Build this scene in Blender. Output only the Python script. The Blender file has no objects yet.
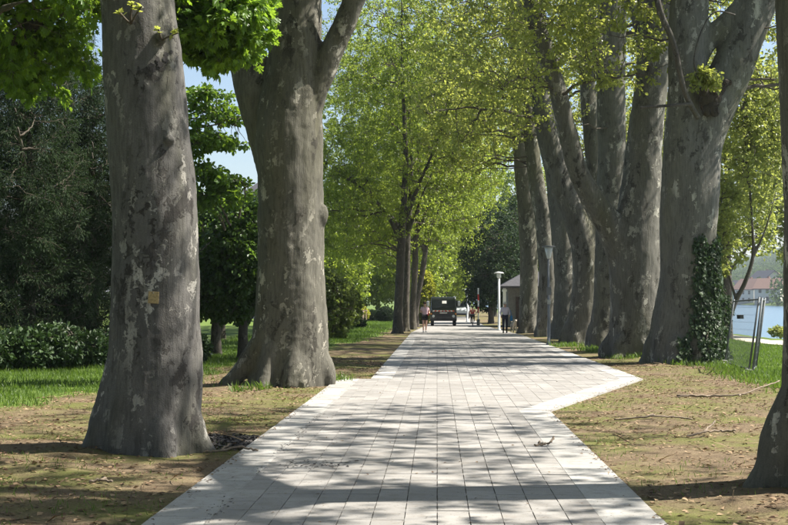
import bpy, bmesh, math, random
import numpy as np
from mathutils import Vector, Matrix, Euler, noise as mnoise

# ------------------------------------------------------------------ camera, sky, sun, exposure
sc = bpy.context.scene
C = sc.collection
F = 1300.0                      # focal length in photograph pixels (788 x 525)
CAMZ = 1.65
SLOPE = -0.00385                # the avenue falls very gently away
PITCH, YAW = math.atan(34.5 / F), math.atan(43.0 / F)
cam_d = bpy.data.cameras.new('camera')
cam = bpy.data.objects.new('camera', cam_d)
C.objects.link(cam)
cam.location = (0, 0, CAMZ)
cam.rotation_euler = (math.pi / 2 + PITCH, 0, YAW)
cam_d.sensor_width = 36.0
cam_d.lens = 36.0 * F / 788.0
cam_d.clip_end = 5000
sc.camera = cam

SUN_EL, SUN_AZ = math.radians(52), math.radians(81)      # azimuth clockwise from +Y (along the avenue)
to_sun = Vector((math.cos(SUN_EL) * math.sin(SUN_AZ), math.cos(SUN_EL) * math.cos(SUN_AZ), math.sin(SUN_EL)))
world = bpy.data.worlds.new('World')
sc.world = world
world.use_nodes = True
wn = world.node_tree
wn.nodes.clear()
sky = wn.nodes.new('ShaderNodeTexSky')
sky.sky_type = 'NISHITA'
sky.sun_disc = False
sky.sun_elevation = SUN_EL
sky.sun_rotation = SUN_AZ
sky.air_density = 1.0
sky.dust_density = 1.2
sky.ozone_density = 1.0
bg = wn.nodes.new('ShaderNodeBackground')
bg.inputs['Strength'].default_value = 0.062
wo = wn.nodes.new('ShaderNodeOutputWorld')
wn.links.new(sky.outputs[0], bg.inputs['Color'])
wn.links.new(bg.outputs[0], wo.inputs['Surface'])

sun_d = bpy.data.lights.new('sun', 'SUN')
sun_d.energy = 5.0
sun_d.angle = math.radians(0.55)
sun_d.color = (1.0, 0.95, 0.86)
sun = bpy.data.objects.new('sun', sun_d)
C.objects.link(sun)
sun.rotation_euler = to_sun.to_track_quat('Z', 'Y').to_euler()
sun.location = (30, 0, 40)

sc.view_settings.view_transform = 'Standard'
sc.view_settings.look = 'None'
sc.view_settings.gamma = 1.0
sc.view_settings.use_curve_mapping = False
sc.view_settings.exposure = 1.5
sc.render.engine = 'CYCLES'
sc.cycles.use_denoising = True
sc.cycles.max_bounces = 7
sc.cycles.diffuse_bounces = 4
sc.cycles.glossy_bounces = 2
sc.cycles.transmission_bounces = 4
sc.cycles.transparent_max_bounces = 6
sc.cycles.sample_clamp_indirect = 6.0
sc.cycles.use_adaptive_sampling = True

RNG = np.random.default_rng(11)
random.seed(5)
CAM_R = cam.rotation_euler.to_matrix()


def at(px, py, d):
    """photo pixel at depth d along the avenue -> world point"""
    v = CAM_R @ Vector((px - 394.0, 262.5 - py, -F))
    s = d / v.y
    return Vector((v.x * s, d, CAMZ + v.z * s))


def zg(y):
    return SLOPE * y


def ground(px, py):
    v = CAM_R @ Vector((px - 394.0, 262.5 - py, -F))
    s = -CAMZ / (v.z - SLOPE * v.y)
    return Vector((v.x * s, v.y * s, CAMZ + v.z * s))


# ------------------------------------------------------------------ materials
class NT:
    def __init__(self, name):
        self.m = bpy.data.materials.new(name)
        self.m.use_nodes = True
        self.t = self.m.node_tree
        self.t.nodes.clear()
        self.out = self.t.nodes.new('ShaderNodeOutputMaterial')

    def n(self, typ, **kw):
        nd = self.t.nodes.new(typ)
        for k, v in kw.items():
            if k.startswith('i_'):
                nd.inputs[k[2:].replace('_', ' ')].default_value = v
            else:
                setattr(nd, k, v)
        return nd

    def l(self, a, b):
        self.t.links.new(a, b)

    def pos(self):
        return self.n('ShaderNodeNewGeometry').outputs['Position']

    def mapping(self, vec, scale=(1, 1, 1), loc=(0, 0, 0)):
        mp = self.n('ShaderNodeMapping')
        mp.inputs['Scale'].default_value = scale
        mp.inputs['Location'].default_value = loc
        self.l(vec, mp.inputs['Vector'])
        return mp.outputs[0]

    def noise(self, vec, scale, detail=4, rough=0.55, dist=0.0):
        nd = self.n('ShaderNodeTexNoise')
        nd.inputs['Scale'].default_value = scale
        nd.inputs['Detail'].default_value = detail
        nd.inputs['Roughness'].default_value = rough
        nd.inputs['Distortion'].default_value = dist
        self.l(vec, nd.inputs['Vector'])
        return nd.outputs['Fac']

    def ramp(self, fac, stops):
        r = self.n('ShaderNodeValToRGB')
        el = r.color_ramp.elements
        while len(el) < len(stops):
            el.new(0.5)
        for e, (p, c) in zip(el, stops):
            e.position = p
            e.color = (c, c, c, 1) if not hasattr(c, '__len__') else (c[0], c[1], c[2], 1)
        self.l(fac, r.inputs[0])
        return r.outputs[0]

    def mix(self, fac, a, b, blend='MIX'):
        mx = self.n('ShaderNodeMix', data_type='RGBA', blend_type=blend)
        for sock, v in ((mx.inputs[0], fac), (mx.inputs[6], a), (mx.inputs[7], b)):
            if hasattr(v, 'links') or isinstance(v, bpy.types.NodeSocket):
                self.l(v, sock)
            elif hasattr(v, '__len__'):
                sock.default_value = (v[0], v[1], v[2], 1)
            else:
                sock.default_value = v
        return mx.outputs[2]

    def bump(self, h, strength=0.5, dist=0.02):
        b = self.n('ShaderNodeBump')
        b.inputs['Strength'].default_value = strength
        b.inputs['Distance'].default_value = dist
        self.l(h, b.inputs['Height'])
        return b.outputs[0]

    def surf(self, col, rough=0.8, normal=None, metal=0.0, spec=0.3):
        p = self.n('ShaderNodeBsdfPrincipled')
        if isinstance(col, bpy.types.NodeSocket):
            self.l(col, p.inputs['Base Color'])
        else:
            p.inputs['Base Color'].default_value = (col[0], col[1], col[2], 1)
        if isinstance(rough, bpy.types.NodeSocket):
            self.l(rough, p.inputs['Roughness'])
        else:
            p.inputs['Roughness'].default_value = rough
        p.inputs['Metallic'].default_value = metal
        p.inputs['Specular IOR Level'].default_value = spec
        if normal is not None:
            self.l(normal, p.inputs['Normal'])
        self.l(p.outputs[0], self.out.inputs['Surface'])
        return p


def plain(name, col, rough=0.6, metal=0.0, spec=0.4, vary=0.12, scale=6.0):
    t = NT(name)
    f = t.noise(t.pos(), scale, 5)
    c = t.mix(t.ramp(f, [(0.3, 0.0), (0.7, 1.0)]), [x * (1 - vary) for x in col], [min(1, x * (1 + vary)) for x in col])
    t.surf(c, rough, None, metal, spec)
    return t.m


def leaf_mat(name, dark, light, trans, tfac=0.45, rough=0.42):
    t = NT(name)
    at_ = t.n('ShaderNodeAttribute', attribute_name='v')
    f = at_.outputs['Fac']
    c = t.ramp(f, [(0.0, dark), (1.0, light)])
    tc = t.ramp(f, [(0.0, [0.7 * x for x in trans]), (1.0, trans)])
    p = t.n('ShaderNodeBsdfPrincipled')
    t.l(c, p.inputs['Base Color'])
    p.inputs['Roughness'].default_value = rough
    p.inputs['Specular IOR Level'].default_value = 0.35
    tr = t.n('ShaderNodeBsdfTranslucent')
    t.l(tc, tr.inputs['Color'])
    mx = t.n('ShaderNodeMixShader')
    mx.inputs[0].default_value = tfac
    t.l(p.outputs[0], mx.inputs[1])
    t.l(tr.outputs[0], mx.inputs[2])
    t.l(mx.outputs[0], t.out.inputs['Surface'])
    return t.m


def plane_bark(name, base, pale, dark, tint=(0.10, 0.10, 0.05), fine=1.0):
    t = NT(name)
    oi = t.n('ShaderNodeObjectInfo')
    ofs = t.n('ShaderNodeVectorMath', operation='SCALE')
    cmb = t.n('ShaderNodeCombineXYZ')
    t.l(oi.outputs['Random'], cmb.inputs[0])
    t.l(oi.outputs['Random'], cmb.inputs[1])
    t.l(cmb.outputs[0], ofs.inputs[0])
    ofs.inputs['Scale'].default_value = 37.0
    add = t.n('ShaderNodeVectorMath', operation='ADD')
    t.l(t.pos(), add.inputs[0])
    t.l(ofs.outputs[0], add.inputs[1])
    P = add.outputs[0]
    st = t.mapping(P, (1, 1, 0.35))
    big = t.noise(st, 1.5, 3, 0.6, 0.4)
    col = t.mix(t.ramp(big, [(0.35, 0.0), (0.65, 1.0)]), base, [b * 0.72 for b in base])
    # greenish algae film in broad vertical swathes
    alg = t.noise(t.mapping(P, (1, 1, 0.15), (7, 3, 1)), 1.1, 3)
    col = t.mix(t.ramp(alg, [(0.48, 0.0), (0.72, 0.75)]), col, tint)
    # plates that peeled: irregular patches with sharp borders, pale and dark ones
    wob = t.noise(P, 9.0, 4)
    wv = t.n('ShaderNodeVectorMath', operation='SCALE')
    t.l(wob, wv.inputs[0])
    wv.inputs['Scale'].default_value = 0.25
    pw = t.n('ShaderNodeVectorMath', operation='ADD')
    t.l(t.mapping(P, (1, 1, 0.55)), pw.inputs[0])
    t.l(wv.outputs[0], pw.inputs[1])
    f1 = t.noise(pw.outputs[0], 5.0 * fine, 5, 0.62)
    pm = t.ramp(f1, [(0.565, 0.0), (0.585, 0.9)])
    zone = t.ramp(t.noise(t.mapping(P, (1, 1, 0.5), (3, 9, 2)), 1.3, 2), [(0.40, 0.05), (0.58, 1.0)])
    pmz = t.n('ShaderNodeMath', operation='MULTIPLY')
    t.l(pm, pmz.inputs[0]); t.l(zone, pmz.inputs[1])
    col = t.mix(pmz.outputs[0], col, pale)
    f2 = t.noise(t.mapping(pw.outputs[0], (1, 1, 1), (11, 4, 8)), 6.0 * fine, 5, 0.62)
    dm = t.ramp(f2, [(0.55, 0.0), (0.58, 0.9)])
    zone2 = t.ramp(t.noise(t.mapping(P, (1, 1, 0.4), (8, 1, 5)), 1.6, 2), [(0.45, 0.0), (0.6, 1.0)])
    dmz = t.n('ShaderNodeMath', operation='MULTIPLY')
    t.l(dm, dmz.inputs[0]); t.l(zone2, dmz.inputs[1])
    col = t.mix(dmz.outputs[0], col, dark)
    # fine speckle and vertical fissures
    fis = t.noise(t.mapping(P, (1, 1, 0.12)), 26.0, 4, 0.6)
    col = t.mix(t.ramp(fis, [(0.36, 0.38), (0.54, 0.0)]), col, [d * 0.7 for d in dark])
    sp = t.noise(P, 70.0, 3, 0.6)
    col = t.mix(t.ramp(sp, [(0.35, 0.30), (0.6, 0.0)]), col, [d * 0.9 for d in dark])
    h = t.n('ShaderNodeMath', operation='MULTIPLY_ADD')
    t.l(fis, h.inputs[0]); h.inputs[1].default_value = 0.5
    spm = t.n('ShaderNodeMath', operation='MULTIPLY')
    t.l(sp, spm.inputs[0]); spm.inputs[1].default_value = 0.3
    t.l(spm.outputs[0], h.inputs[2])
    h2 = t.n('ShaderNodeMath', operation='MULTIPLY_ADD')
    t.l(pmz.outputs[0], h2.inputs[0]); h2.inputs[1].default_value = -0.5
    t.l(h.outputs[0], h2.inputs[2])
    h3 = t.n('ShaderNodeMath', operation='MULTIPLY_ADD')
    t.l(dmz.outputs[0], h3.inputs[0]); h3.inputs[1].default_value = 0.6
    t.l(h2.outputs[0], h3.inputs[2])
    t.surf(col, 0.85, t.bump(h3.outputs[0], 0.85, 0.022), spec=0.2)
    return t.m


M = {}
M['bark_grey'] = plane_bark('plane bark grey', (0.135, 0.128, 0.118), (0.46, 0.435, 0.385), (0.038, 0.034, 0.03))
M['bark_olive'] = plane_bark('plane bark olive', (0.140, 0.132, 0.106), (0.45, 0.42, 0.345), (0.04, 0.036, 0.028), (0.085, 0.08, 0.04))
M['bark_pale'] = plane_bark('smooth pale plane bark', (0.170, 0.162, 0.138), (0.46, 0.44, 0.37), (0.05, 0.046, 0.036), (0.12, 0.115, 0.065), 0.8)
M['bark_dark'] = plane_bark('rough dark bark', (0.11, 0.095, 0.078), (0.19, 0.17, 0.14), (0.04, 0.035, 0.03), (0.07, 0.07, 0.04), 1.6)
M['twig'] = plain('twig bark', (0.085, 0.07, 0.052), 0.9, vary=0.3)
M['leaf_plane'] = leaf_mat('young plane leaf', (0.095, 0.125, 0.024), (0.25, 0.275, 0.085), (0.55, 0.60, 0.11), 0.52, .36)
M['leaf_linden'] = leaf_mat('linden leaf', (0.068, 0.108, 0.016), (0.19, 0.235, 0.042), (0.43, 0.54, 0.06), 0.52, .36)
M['leaf_maple'] = leaf_mat('maple leaf', (0.035, 0.085, 0.014), (0.12, 0.21, 0.03), (0.32, 0.50, 0.04), 0.48)
M['leaf_dark'] = leaf_mat('dark evergreen leaf', (0.008, 0.022, 0.007), (0.036, 0.064, 0.022), (0.05, 0.10, 0.02), 0.22, .8)
M['leaf_mid'] = leaf_mat('mid green leaf', (0.022, 0.055, 0.010), (0.075, 0.135, 0.025), (0.16, 0.28, 0.03), 0.4)
M['leaf_yellow'] = leaf_mat('yellow spring leaf', (0.19, 0.22, 0.02), (0.35, 0.36, 0.045), (0.48, 0.5, 0.05), 0.45)
M['leaf_river'] = leaf_mat('pale riverside leaf', (0.12, 0.155, 0.035), (0.25, 0.28, 0.075), (0.47, 0.52, 0.11), 0.5)
M['leaf_soft'] = leaf_mat('soft grey-green leaf', (0.06, 0.09, 0.025), (0.16, 0.20, 0.06), (0.28, 0.36, 0.07), 0.42)
M['leaf_hill'] = leaf_mat('far woodland leaf', (0.03, 0.06, 0.016), (0.085, 0.125, 0.035), (0.12, 0.2, 0.04), 0.3, 1.0)
M['leaf_ivy'] = leaf_mat('ivy leaf', (0.018, 0.04, 0.012), (0.06, 0.10, 0.035), (0.06, 0.12, 0.02), 0.15, 0.5)
M['grass'] = leaf_mat('grass blade', (0.045, 0.09, 0.012), (0.11, 0.17, 0.03), (0.18, 0.30, 0.03), 0.4, 0.5)
M['litter'] = leaf_mat('dry leaf litter', (0.09, 0.05, 0.028), (0.34, 0.24, 0.14), (0.2, 0.12, 0.05), 0.12, 0.8)
M['chip'] = leaf_mat('dark bark chip', (0.03, 0.027, 0.025), (0.11, 0.10, 0.095), (0.02, 0.02, 0.02), 0.02, 0.8)


def paving_mat(name, col, cell):
    t = NT(name)
    P = t.pos()
    sn = t.n('ShaderNodeVectorMath', operation='SNAP')
    off = t.n('ShaderNodeVectorMath', operation='ADD')
    t.l(P, off.inputs[0])
    off.inputs[1].default_value = (cell[2], 0.0, 50.0)
    t.l(off.outputs[0], sn.inputs[0])
    sn.inputs[1].default_value = (cell[0], cell[1], 1000)
    wnz = t.n('ShaderNodeTexWhiteNoise', noise_dimensions='3D')
    t.l(sn.outputs[0], wnz.inputs['Vector'])
    c = t.mix(wnz.outputs['Value'], [x * 0.80 for x in col], [min(1, x * 1.10) for x in col])
    blot = t.noise(P, 0.9, 5, 0.6)
    c = t.mix(t.ramp(blot, [(0.35, 0.7), (0.62, 0.0)]), c, [x * 0.66 for x in col])
    dirt = t.noise(t.mapping(P, (1, 1, 1), (4, 4, 4)), 7.0, 6, 0.7)
    c = t.mix(t.ramp(dirt, [(0.50, 0.0), (0.72, 0.6)]), c, (0.17, 0.145, 0.115))
    grit = t.noise(P, 160.0, 3, 0.7)
    c = t.mix(t.ramp(grit, [(0.36, 0.5), (0.5, 0.0)]), c, [x * 0.55 for x in col])
    spot = t.noise(t.mapping(P, (1, 1, 1), (9, 2, 0)), 36.0, 2, 0.5)
    c = t.mix(t.ramp(spot, [(0.66, 0.0), (0.71, 0.75)]), c, (0.09, 0.075, 0.06))
    t.surf(c, 0.82, t.bump(grit, 0.25, 0.004), spec=0.25)
    return t.m


PCOL, PROW = 0.25, 0.44
M['paver'] = paving_mat('concrete paver', (0.305, 0.290, 0.272), (PCOL, PROW, 1.75))
M['border'] = paving_mat('pale border slab', (0.385, 0.372, 0.350), (0.7, 1.0, 0.35))
M['bedding'] = plain('sand bedding in joints', (0.155, 0.14, 0.12), 0.95, spec=0.1)


def ground_mat():
    t = NT('woodland floor')
    P = t.pos()
    g = t.n('ShaderNodeAttribute', attribute_name='lawn').outputs['Fac']
    n1 = t.noise(P, 0.55, 5, 0.65)
    n2 = t.noise(P, 4.5, 6, 0.7)
    n3 = t.noise(P, 45.0, 4, 0.7)
    soil = t.mix(t.ramp(n2, [(0.3, 0.0), (0.7, 1.0)]), (0.105, 0.076, 0.046), (0.225, 0.172, 0.108))
    soil = t.mix(t.ramp(n3, [(0.42, 0.6), (0.6, 0.0)]), soil, (0.075, 0.052, 0.036))
    n5 = t.noise(t.mapping(P, (1, 1, 1), (5, 1, 2)), 80.0, 3, 0.7)
    soil = t.mix(t.ramp(n5, [(0.58, 0.0), (0.7, 0.55)]), soil, (0.40, 0.31, 0.20))
    moss = t.mix(n3, (0.055, 0.068, 0.016), (0.17, 0.18, 0.05))
    mm = t.ramp(n1, [(0.43, 0.0), (0.59, 0.85)])
    mn = t.n('ShaderNodeMath', operation='MULTIPLY')
    t.l(mm, mn.inputs[0])
    t.l(t.ramp(n2, [(0.3, 0.25), (0.55, 1.0)]), mn.inputs[1])
    soil = t.mix(mn.outputs[0], soil, moss)
    lawn = t.mix(n2, (0.07, 0.115, 0.02), (0.16, 0.215, 0.055))
    lawn = t.mix(t.ramp(n3, [(0.35, 0.5), (0.6, 0.0)]), lawn, (0.04, 0.06, 0.015))
    gm = t.n('ShaderNodeMath', operation='MULTIPLY_ADD')
    t.l(n2, gm.inputs[0]); gm.inputs[1].default_value = 0.9
    gs = t.n('ShaderNodeMath', operation='SUBTRACT')
    t.l(g, gs.inputs[0]); gs.inputs[1].default_value = 0.45
    t.l(gs.outputs[0], gm.inputs[2])
    c = t.mix(t.ramp(gm.outputs[0], [(0.35, 0.0), (0.62, 1.0)]), soil, lawn)
    hh = t.n('ShaderNodeMath', operation='MULTIPLY_ADD')
    t.l(n3, hh.inputs[0]); hh.inputs[1].default_value = 0.6
    t.l(n2, hh.inputs[2])
    t.surf(c, 0.95, t.bump(hh.outputs[0], 0.8, 0.03), spec=0.1)
    return t.m


M['ground'] = ground_mat()

# ------------------------------------------------------------------ mesh helpers


def mesh_np(name, V, faces, attr=None, smooth=False):
    """V (n,3); faces: list of int arrays (m,k) of any k; attr: per-vertex float 'v'"""
    me = bpy.data.meshes.new(name)
    V = np.asarray(V, dtype=np.float32)
    faces = [np.asarray(f, dtype=np.int32) for f in faces if len(f)]
    me.vertices.add(len(V))
    me.vertices.foreach_set('co', V.ravel())
    nl = sum(f.size for f in faces)
    npoly = sum(len(f) for f in faces)
    me.loops.add(nl)
    me.loops.foreach_set('vertex_index', np.concatenate([f.ravel() for f in faces]))
    me.polygons.add(npoly)
    tot = np.concatenate([np.full(len(f), f.shape[1], dtype=np.int32) for f in faces])
    st = np.concatenate([[0], np.cumsum(tot)[:-1]]).astype(np.int32)
    me.polygons.foreach_set('loop_start', st)
    me.polygons.foreach_set('use_smooth', np.full(npoly, smooth, dtype=bool))
    if attr is not None:
        a = me.attributes.new('v', 'FLOAT', 'POINT')
        a.data.foreach_set('value', np.asarray(attr, dtype=np.float32))
    me.update(calc_edges=True)
    return me


def add_obj(name, me, mat=None, parent=None, loc=None):
    o = bpy.data.objects.new(name, me)
    C.objects.link(o)
    if mat is not None and me is not None:
        if len(me.materials) == 0:
            me.materials.append(M[mat] if isinstance(mat, str) else mat)
    if parent is not None:
        o.parent = parent
    if loc is not None:
        o.location = loc
    return o


def tag(o, label=None, cat=None, group=None, kind=None):
    if label: o['label'] = label
    if cat: o['category'] = cat
    if group: o['group'] = group
    if kind: o['kind'] = kind
    return o


def thing(name, label, cat, loc=(0, 0, 0), rotz=0.0, group=None):
    o = bpy.data.objects.new(name, None)
    C.objects.link(o)
    o.location = loc
    o.rotation_euler = (0, 0, rotz)
    return tag(o, label, cat, group)


def frames(P):
    """P (m,n,3) -> tangents, normals, binormals"""
    T = np.gradient(P, axis=1)
    T /= np.linalg.norm(T, axis=2, keepdims=True) + 1e-9
    ref = np.zeros_like(T)
    ref[..., 0] = 1.0
    par = np.abs(T[..., 0]).mean(axis=1) > 0.8
    ref[par] = (0, 1, 0)
    N = np.cross(T, ref)
    N /= np.linalg.norm(N, axis=2, keepdims=True) + 1e-9
    B = np.cross(T, N)
    return T, N, B


def tubes(P, R, k=5, cap=False):
    P = np.asarray(P, float)
    R = np.asarray(R, float)
    m, n, _ = P.shape
    _, N, B = frames(P)
    a = np.linspace(0, 2 * np.pi, k, endpoint=False)
    ring = (P[:, :, None, :] + R[:, :, None, None] *
            (np.cos(a)[None, None, :, None] * N[:, :, None, :] + np.sin(a)[None, None, :, None] * B[:, :, None, :]))
    V = ring.reshape(-1, 3)
    idx = np.arange(m * n * k).reshape(m, n, k)
    i0 = idx[:, :-1, :]
    i1 = idx[:, 1:, :]
    Fc = np.stack([i0, np.roll(i0, -1, 2), np.roll(i1, -1, 2), i1], axis=-1).reshape(-1, 4)
    out = [Fc]
    if cap:
        caps = np.concatenate([idx[:, 0, ::-1], idx[:, -1, :]], axis=0)
        out.append(caps)
    return V, out


class MB:
    """collects shapes into one mesh"""

    def __init__(self):
        self.V = []
        self.Fs = {}
        self.n = 0

    def add(self, V, faces):
        V = np.asarray(V, float)
        for f in faces:
            f = np.asarray(f, int)
            if len(f):
                self.Fs.setdefault(f.shape[1], []).append(f + self.n)
        self.V.append(V)
        self.n += len(V)
        return self

    def box(self, c, s, rot=None, taper=1.0):
        x, y, z = [q / 2 for q in s]
        v = np.array([(-x, -y, -z), (x, -y, -z), (x, y, -z), (-x, y, -z),
                      (-x * taper, -y * taper, z), (x * taper, -y * taper, z), (x * taper, y * taper, z), (-x * taper, y * taper, z)])
        if rot is not None:
            v = v @ np.array(Euler(rot).to_matrix()).T
        return self.add(v + np.array(c), [[(3, 2, 1, 0), (4, 5, 6, 7), (0, 1, 5, 4), (1, 2, 6, 5), (2, 3, 7, 6), (3, 0, 4, 7)]])

    def tube(self, pts, r, k=8, cap=True):
        P = np.array([[tuple(p) for p in pts]], float)
        R = np.full((1, len(pts)), r, float) if np.isscalar(r) else np.array([r], float)
        return self.add(*tubes(P, R, k, cap))

    def lathe(self, prof, c=(0, 0, 0), k=16):
        n = len(prof)
        a = np.linspace(0, 2 * np.pi, k, endpoint=False)
        V = np.array([(r * math.cos(t) + c[0], r * math.sin(t) + c[1], z + c[2]) for r, z in prof for t in a])
        idx = np.arange(n * k).reshape(n, k)
        Fc = np.stack([idx[:-1], np.roll(idx[:-1], -1, 1), np.roll(idx[1:], -1, 1), idx[1:]], -1).reshape(-1, 4)
        return self.add(V, [Fc, idx[0:1, ::-1], idx[-1:, :]])

    def prism(self, poly, y0, y1):
        """poly in (x,z), extruded along y"""
        n = len(poly)
        V = [(x, y0, z) for x, z in poly] + [(x, y1, z) for x, z in poly]
        sides = [(i, (i + 1) % n, n + (i + 1) % n, n + i) for i in range(n)]
        return self.add(V, [sides, [list(range(n))[::-1]], [list(range(n, 2 * n))]])

    def mesh(self, name, smooth=False, bevel=0.0):
        V = np.concatenate(self.V)
        me = mesh_np(name, V, [np.concatenate(f) for f in self.Fs.values()], None, smooth)
        bm = bmesh.new()
        bm.from_mesh(me)
        bmesh.ops.recalc_face_normals(bm, faces=bm.faces)
        if bevel:
            es = [e for e in bm.edges if len(e.link_faces) == 2 and e.calc_face_angle(0) > 0.6]
            bmesh.ops.bevel(bm, geom=es, offset=bevel, segments=2, affect='EDGES', profile=0.5)
        bm.to_mesh(me)
        bm.free()
        if smooth:
            me.polygons.foreach_set('use_smooth', np.full(len(me.polygons), True))
        return me

    def build(self, name, mat, parent=None, smooth=False, bevel=0.0):
        return add_obj(name, self.mesh(name, smooth, bevel), mat, parent)


def evaluated_mesh(o, name):
    dg = bpy.context.evaluated_depsgraph_get()
    dg.update()
    me = bpy.data.meshes.new_from_object(o.evaluated_get(dg))
    me.name = name
    old = o.data
    o.modifiers.clear()
    bpy.data.objects.remove(o)
    bpy.data.meshes.remove(old)
    return me


def catmull(pts, m):
    P = np.array(pts, float)
    n = len(P)
    t = np.linspace(0, n - 1, m)
    i = np.clip(t.astype(int), 0, n - 2)
    u = (t - i)[:, None]
    p0, p1, p2, p3 = P[np.clip(i - 1, 0, n - 1)], P[i], P[i + 1], P[np.clip(i + 2, 0, n - 1)]
    return 0.5 * (2 * p1 + (-p0 + p2) * u + (2 * p0 - 5 * p1 + 4 * p2 - p3) * u ** 2 + (-p0 + 3 * p1 - 3 * p2 + p3) * u ** 3)


def fnoise(P, s=1.0, seed=0.0):
    """cheap smooth field in about [-1,1] from sines"""
    x, y, z = (P * s).T
    a = seed
    return (np.sin(1.7 * x + 0.9 * y + a) * np.cos(1.3 * z - 0.6 * x + 2 * a) + np.sin(2.9 * y - 1.7 * z + 3 * a) * np.cos(2.3 * x + 1.1 * y - a)
            + 0.6 * np.sin(4.7 * z + 3.9 * x - a) * np.cos(5.1 * y + 2 * a)) / 2.2


# ------------------------------------------------------------------ leaves
def leaf_mesh(name, cen, tdir, nrm, size, shape='simple', var=None):
    """cen = leaf base; tdir = direction to tip; nrm ~ upper-face normal"""
    t = tdir / (np.linalg.norm(tdir, axis=1, keepdims=True) + 1e-9)
    s = np.cross(t, nrm)
    s /= np.linalg.norm(s, axis=1, keepdims=True) + 1e-9
    n = np.cross(s, t)
    if shape == 'simple':      # two quads folded along the midrib
        tpl = np.array([(0, 0, 0), (.36, .32, .10), (.30, .72, .08), (0, 1, -.06), (-.30, .72, .08), (-.36, .32, .10)])
        fc = np.array([(0, 1, 2, 3), (0, 3, 4, 5)])
    elif shape == 'kite':
        tpl = np.array([(0, 0, 0), (.36, .45, .09), (0, 1, -.05), (-.36, .45, .09)])
        fc = np.array([(0, 1, 2, 3)])
    elif shape == 'lobed':     # five lobes
        tpl = np.array([(0, 0, 0), (.30, -.06, .02), (.30, .14, .05), (.62, .34, .02), (.32, .46, .07), (.36, .74, .02), (.13, .66, .06), (0, 1.02, -.08),
                        (-.13, .66, .06), (-.36, .74, .02), (-.32, .46, .07), (-.62, .34, .02), (-.30, .14, .05), (-.30, -.06, .02)])
        fc = np.array([(0, 1, 2, 4), (2, 3, 4, 4), (0, 4, 5, 6), (0, 6, 7, 8), (0, 8, 9, 10), (10, 11, 12, 12), (0, 10, 12, 13)])
    elif shape == 'needle':
        tpl = np.array([(.07, 0, 0), (.10, .6, .0), (0, 1, -.10), (-.10, .6, 0), ])
        fc = np.array([(0, 1, 2, 3)])
    elif shape == 'stick':
        tpl = np.array([(.012, 0, .01), (.014, .5, .05), (.004, 1, .0), (-.004, 1, .0), (-.014, .5, .03), (-.012, 0, 0)])
        fc = np.array([(0, 1, 4, 5), (1, 2, 3, 4)])
    elif shape == 'blade':
        tpl = np.array([(.06, 0, 0), (.045, .55, .05), (0, 1, .22), (-.045, .55, .05), (-.06, 0, 0)])
        fc = np.array([(0, 1, 3, 4), (1, 2, 3, 3)])
    N, K = len(cen), len(tpl)
    sz = np.broadcast_to(np.asarray(size, float), (N,))[:, None, None]
    V = cen[:, None, :] + sz * (tpl[None, :, 0:1] * s[:, None, :] + tpl[None, :, 1:2] * t[:, None, :] + tpl[None, :, 2:3] * n[:, None, :])
    quads = fc[[len(set(f)) == 4 for f in fc]]
    tris = np.array([list(dict.fromkeys(f)) for f in fc if len(set(f)) == 3])
    base = (np.arange(N) * K)[:, None, None]
    faces = [(base + quads[None]).reshape(-1, 4)] if len(quads) else []
    if len(tris):
        faces.append((base + tris[None]).reshape(-1, 3))
    if var is None:
        var = RNG.random(N)
    return mesh_np(name, V.reshape(-1, 3), faces, np.repeat(var, K))


def unit(v):
    return v / (np.linalg.norm(v, axis=-1, keepdims=True) + 1e-9)


def sample_vols(vols, n, rng, clump=0.35, cs=0.5, shell=0.42):
    """points in ellipsoids [(centre, radii, weight)], thinned by a clump field so that gaps stay open"""
    w = np.array([v[2] for v in vols], float)
    w /= w.sum()
    out = []
    have = 0
    seed = rng.random() * 6
    while have < n:
        m = int((n - have) * 2.2) + 40
        k = rng.choice(len(vols), m, p=w)
        d = unit(rng.normal(size=(m, 3)))
        r = rng.random(m) ** shell
        c = np.array([v[0] for v in vols], float)[k]
        ra = np.array([v[1] for v in vols], float)[k]
        p = c + d * r[:, None] * ra
        if clump > 0:
            keep = fnoise(p, cs * 2.2, seed) + 0.35 * rng.normal(size=m) > -0.45 + clump
            p = p[keep]
        out.append(p)
        have += len(p)
    return np.concatenate(out)[:n]


def connect(nodes, noder, targets, rng, npt, up=0.12, zpen=0.6, wig=0.03, rfrac=0.5, rmax=0.1, rmin=0.006, rtip=0.3, maxlen=None):
    """grow one curved branch from the best node to each target"""
    P0 = np.empty_like(targets)
    R0 = np.empty(len(targets))
    for a in range(0, len(targets), 400):
        tt = targets[a:a + 400]
        d = np.linalg.norm(tt[:, None, :] - nodes[None], axis=2) + zpen * np.maximum(0, nodes[None, :, 2] - tt[:, None, 2])
        j = d.argmin(1)
        P0[a:a + 400] = nodes[j]
        R0[a:a + 400] = noder[j]
    dv = targets - P0
    L = np.linalg.norm(dv, axis=1)
    if maxlen is not None:
        f = np.minimum(1, maxlen / (L + 1e-9))[:, None]
        targets = P0 + dv * f
        L = np.minimum(L, maxlen)
    mid = 0.5 * (P0 + targets)
    mid[:, 2] += up * L
    mid += rng.normal(size=mid.shape) * (0.12 * L)[:, None]
    t = np.linspace(0, 1, npt)[None, :, None]
    C_ = (1 - t) ** 2 * P0[:, None] + 2 * t * (1 - t) * mid[:, None] + t ** 2 * targets[:, None]
    wg = rng.normal(size=C_.shape) * (wig * L)[:, None, None]
    wg[:, 0] = 0
    C_ = C_ + wg
    r0 = np.clip(np.minimum(R0 * rfrac, 0.012 + 0.012 * L), rmin, rmax)
    R = r0[:, None] * (1 - (1 - rtip) * np.linspace(0, 1, npt)[None])
    return C_, R


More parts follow.
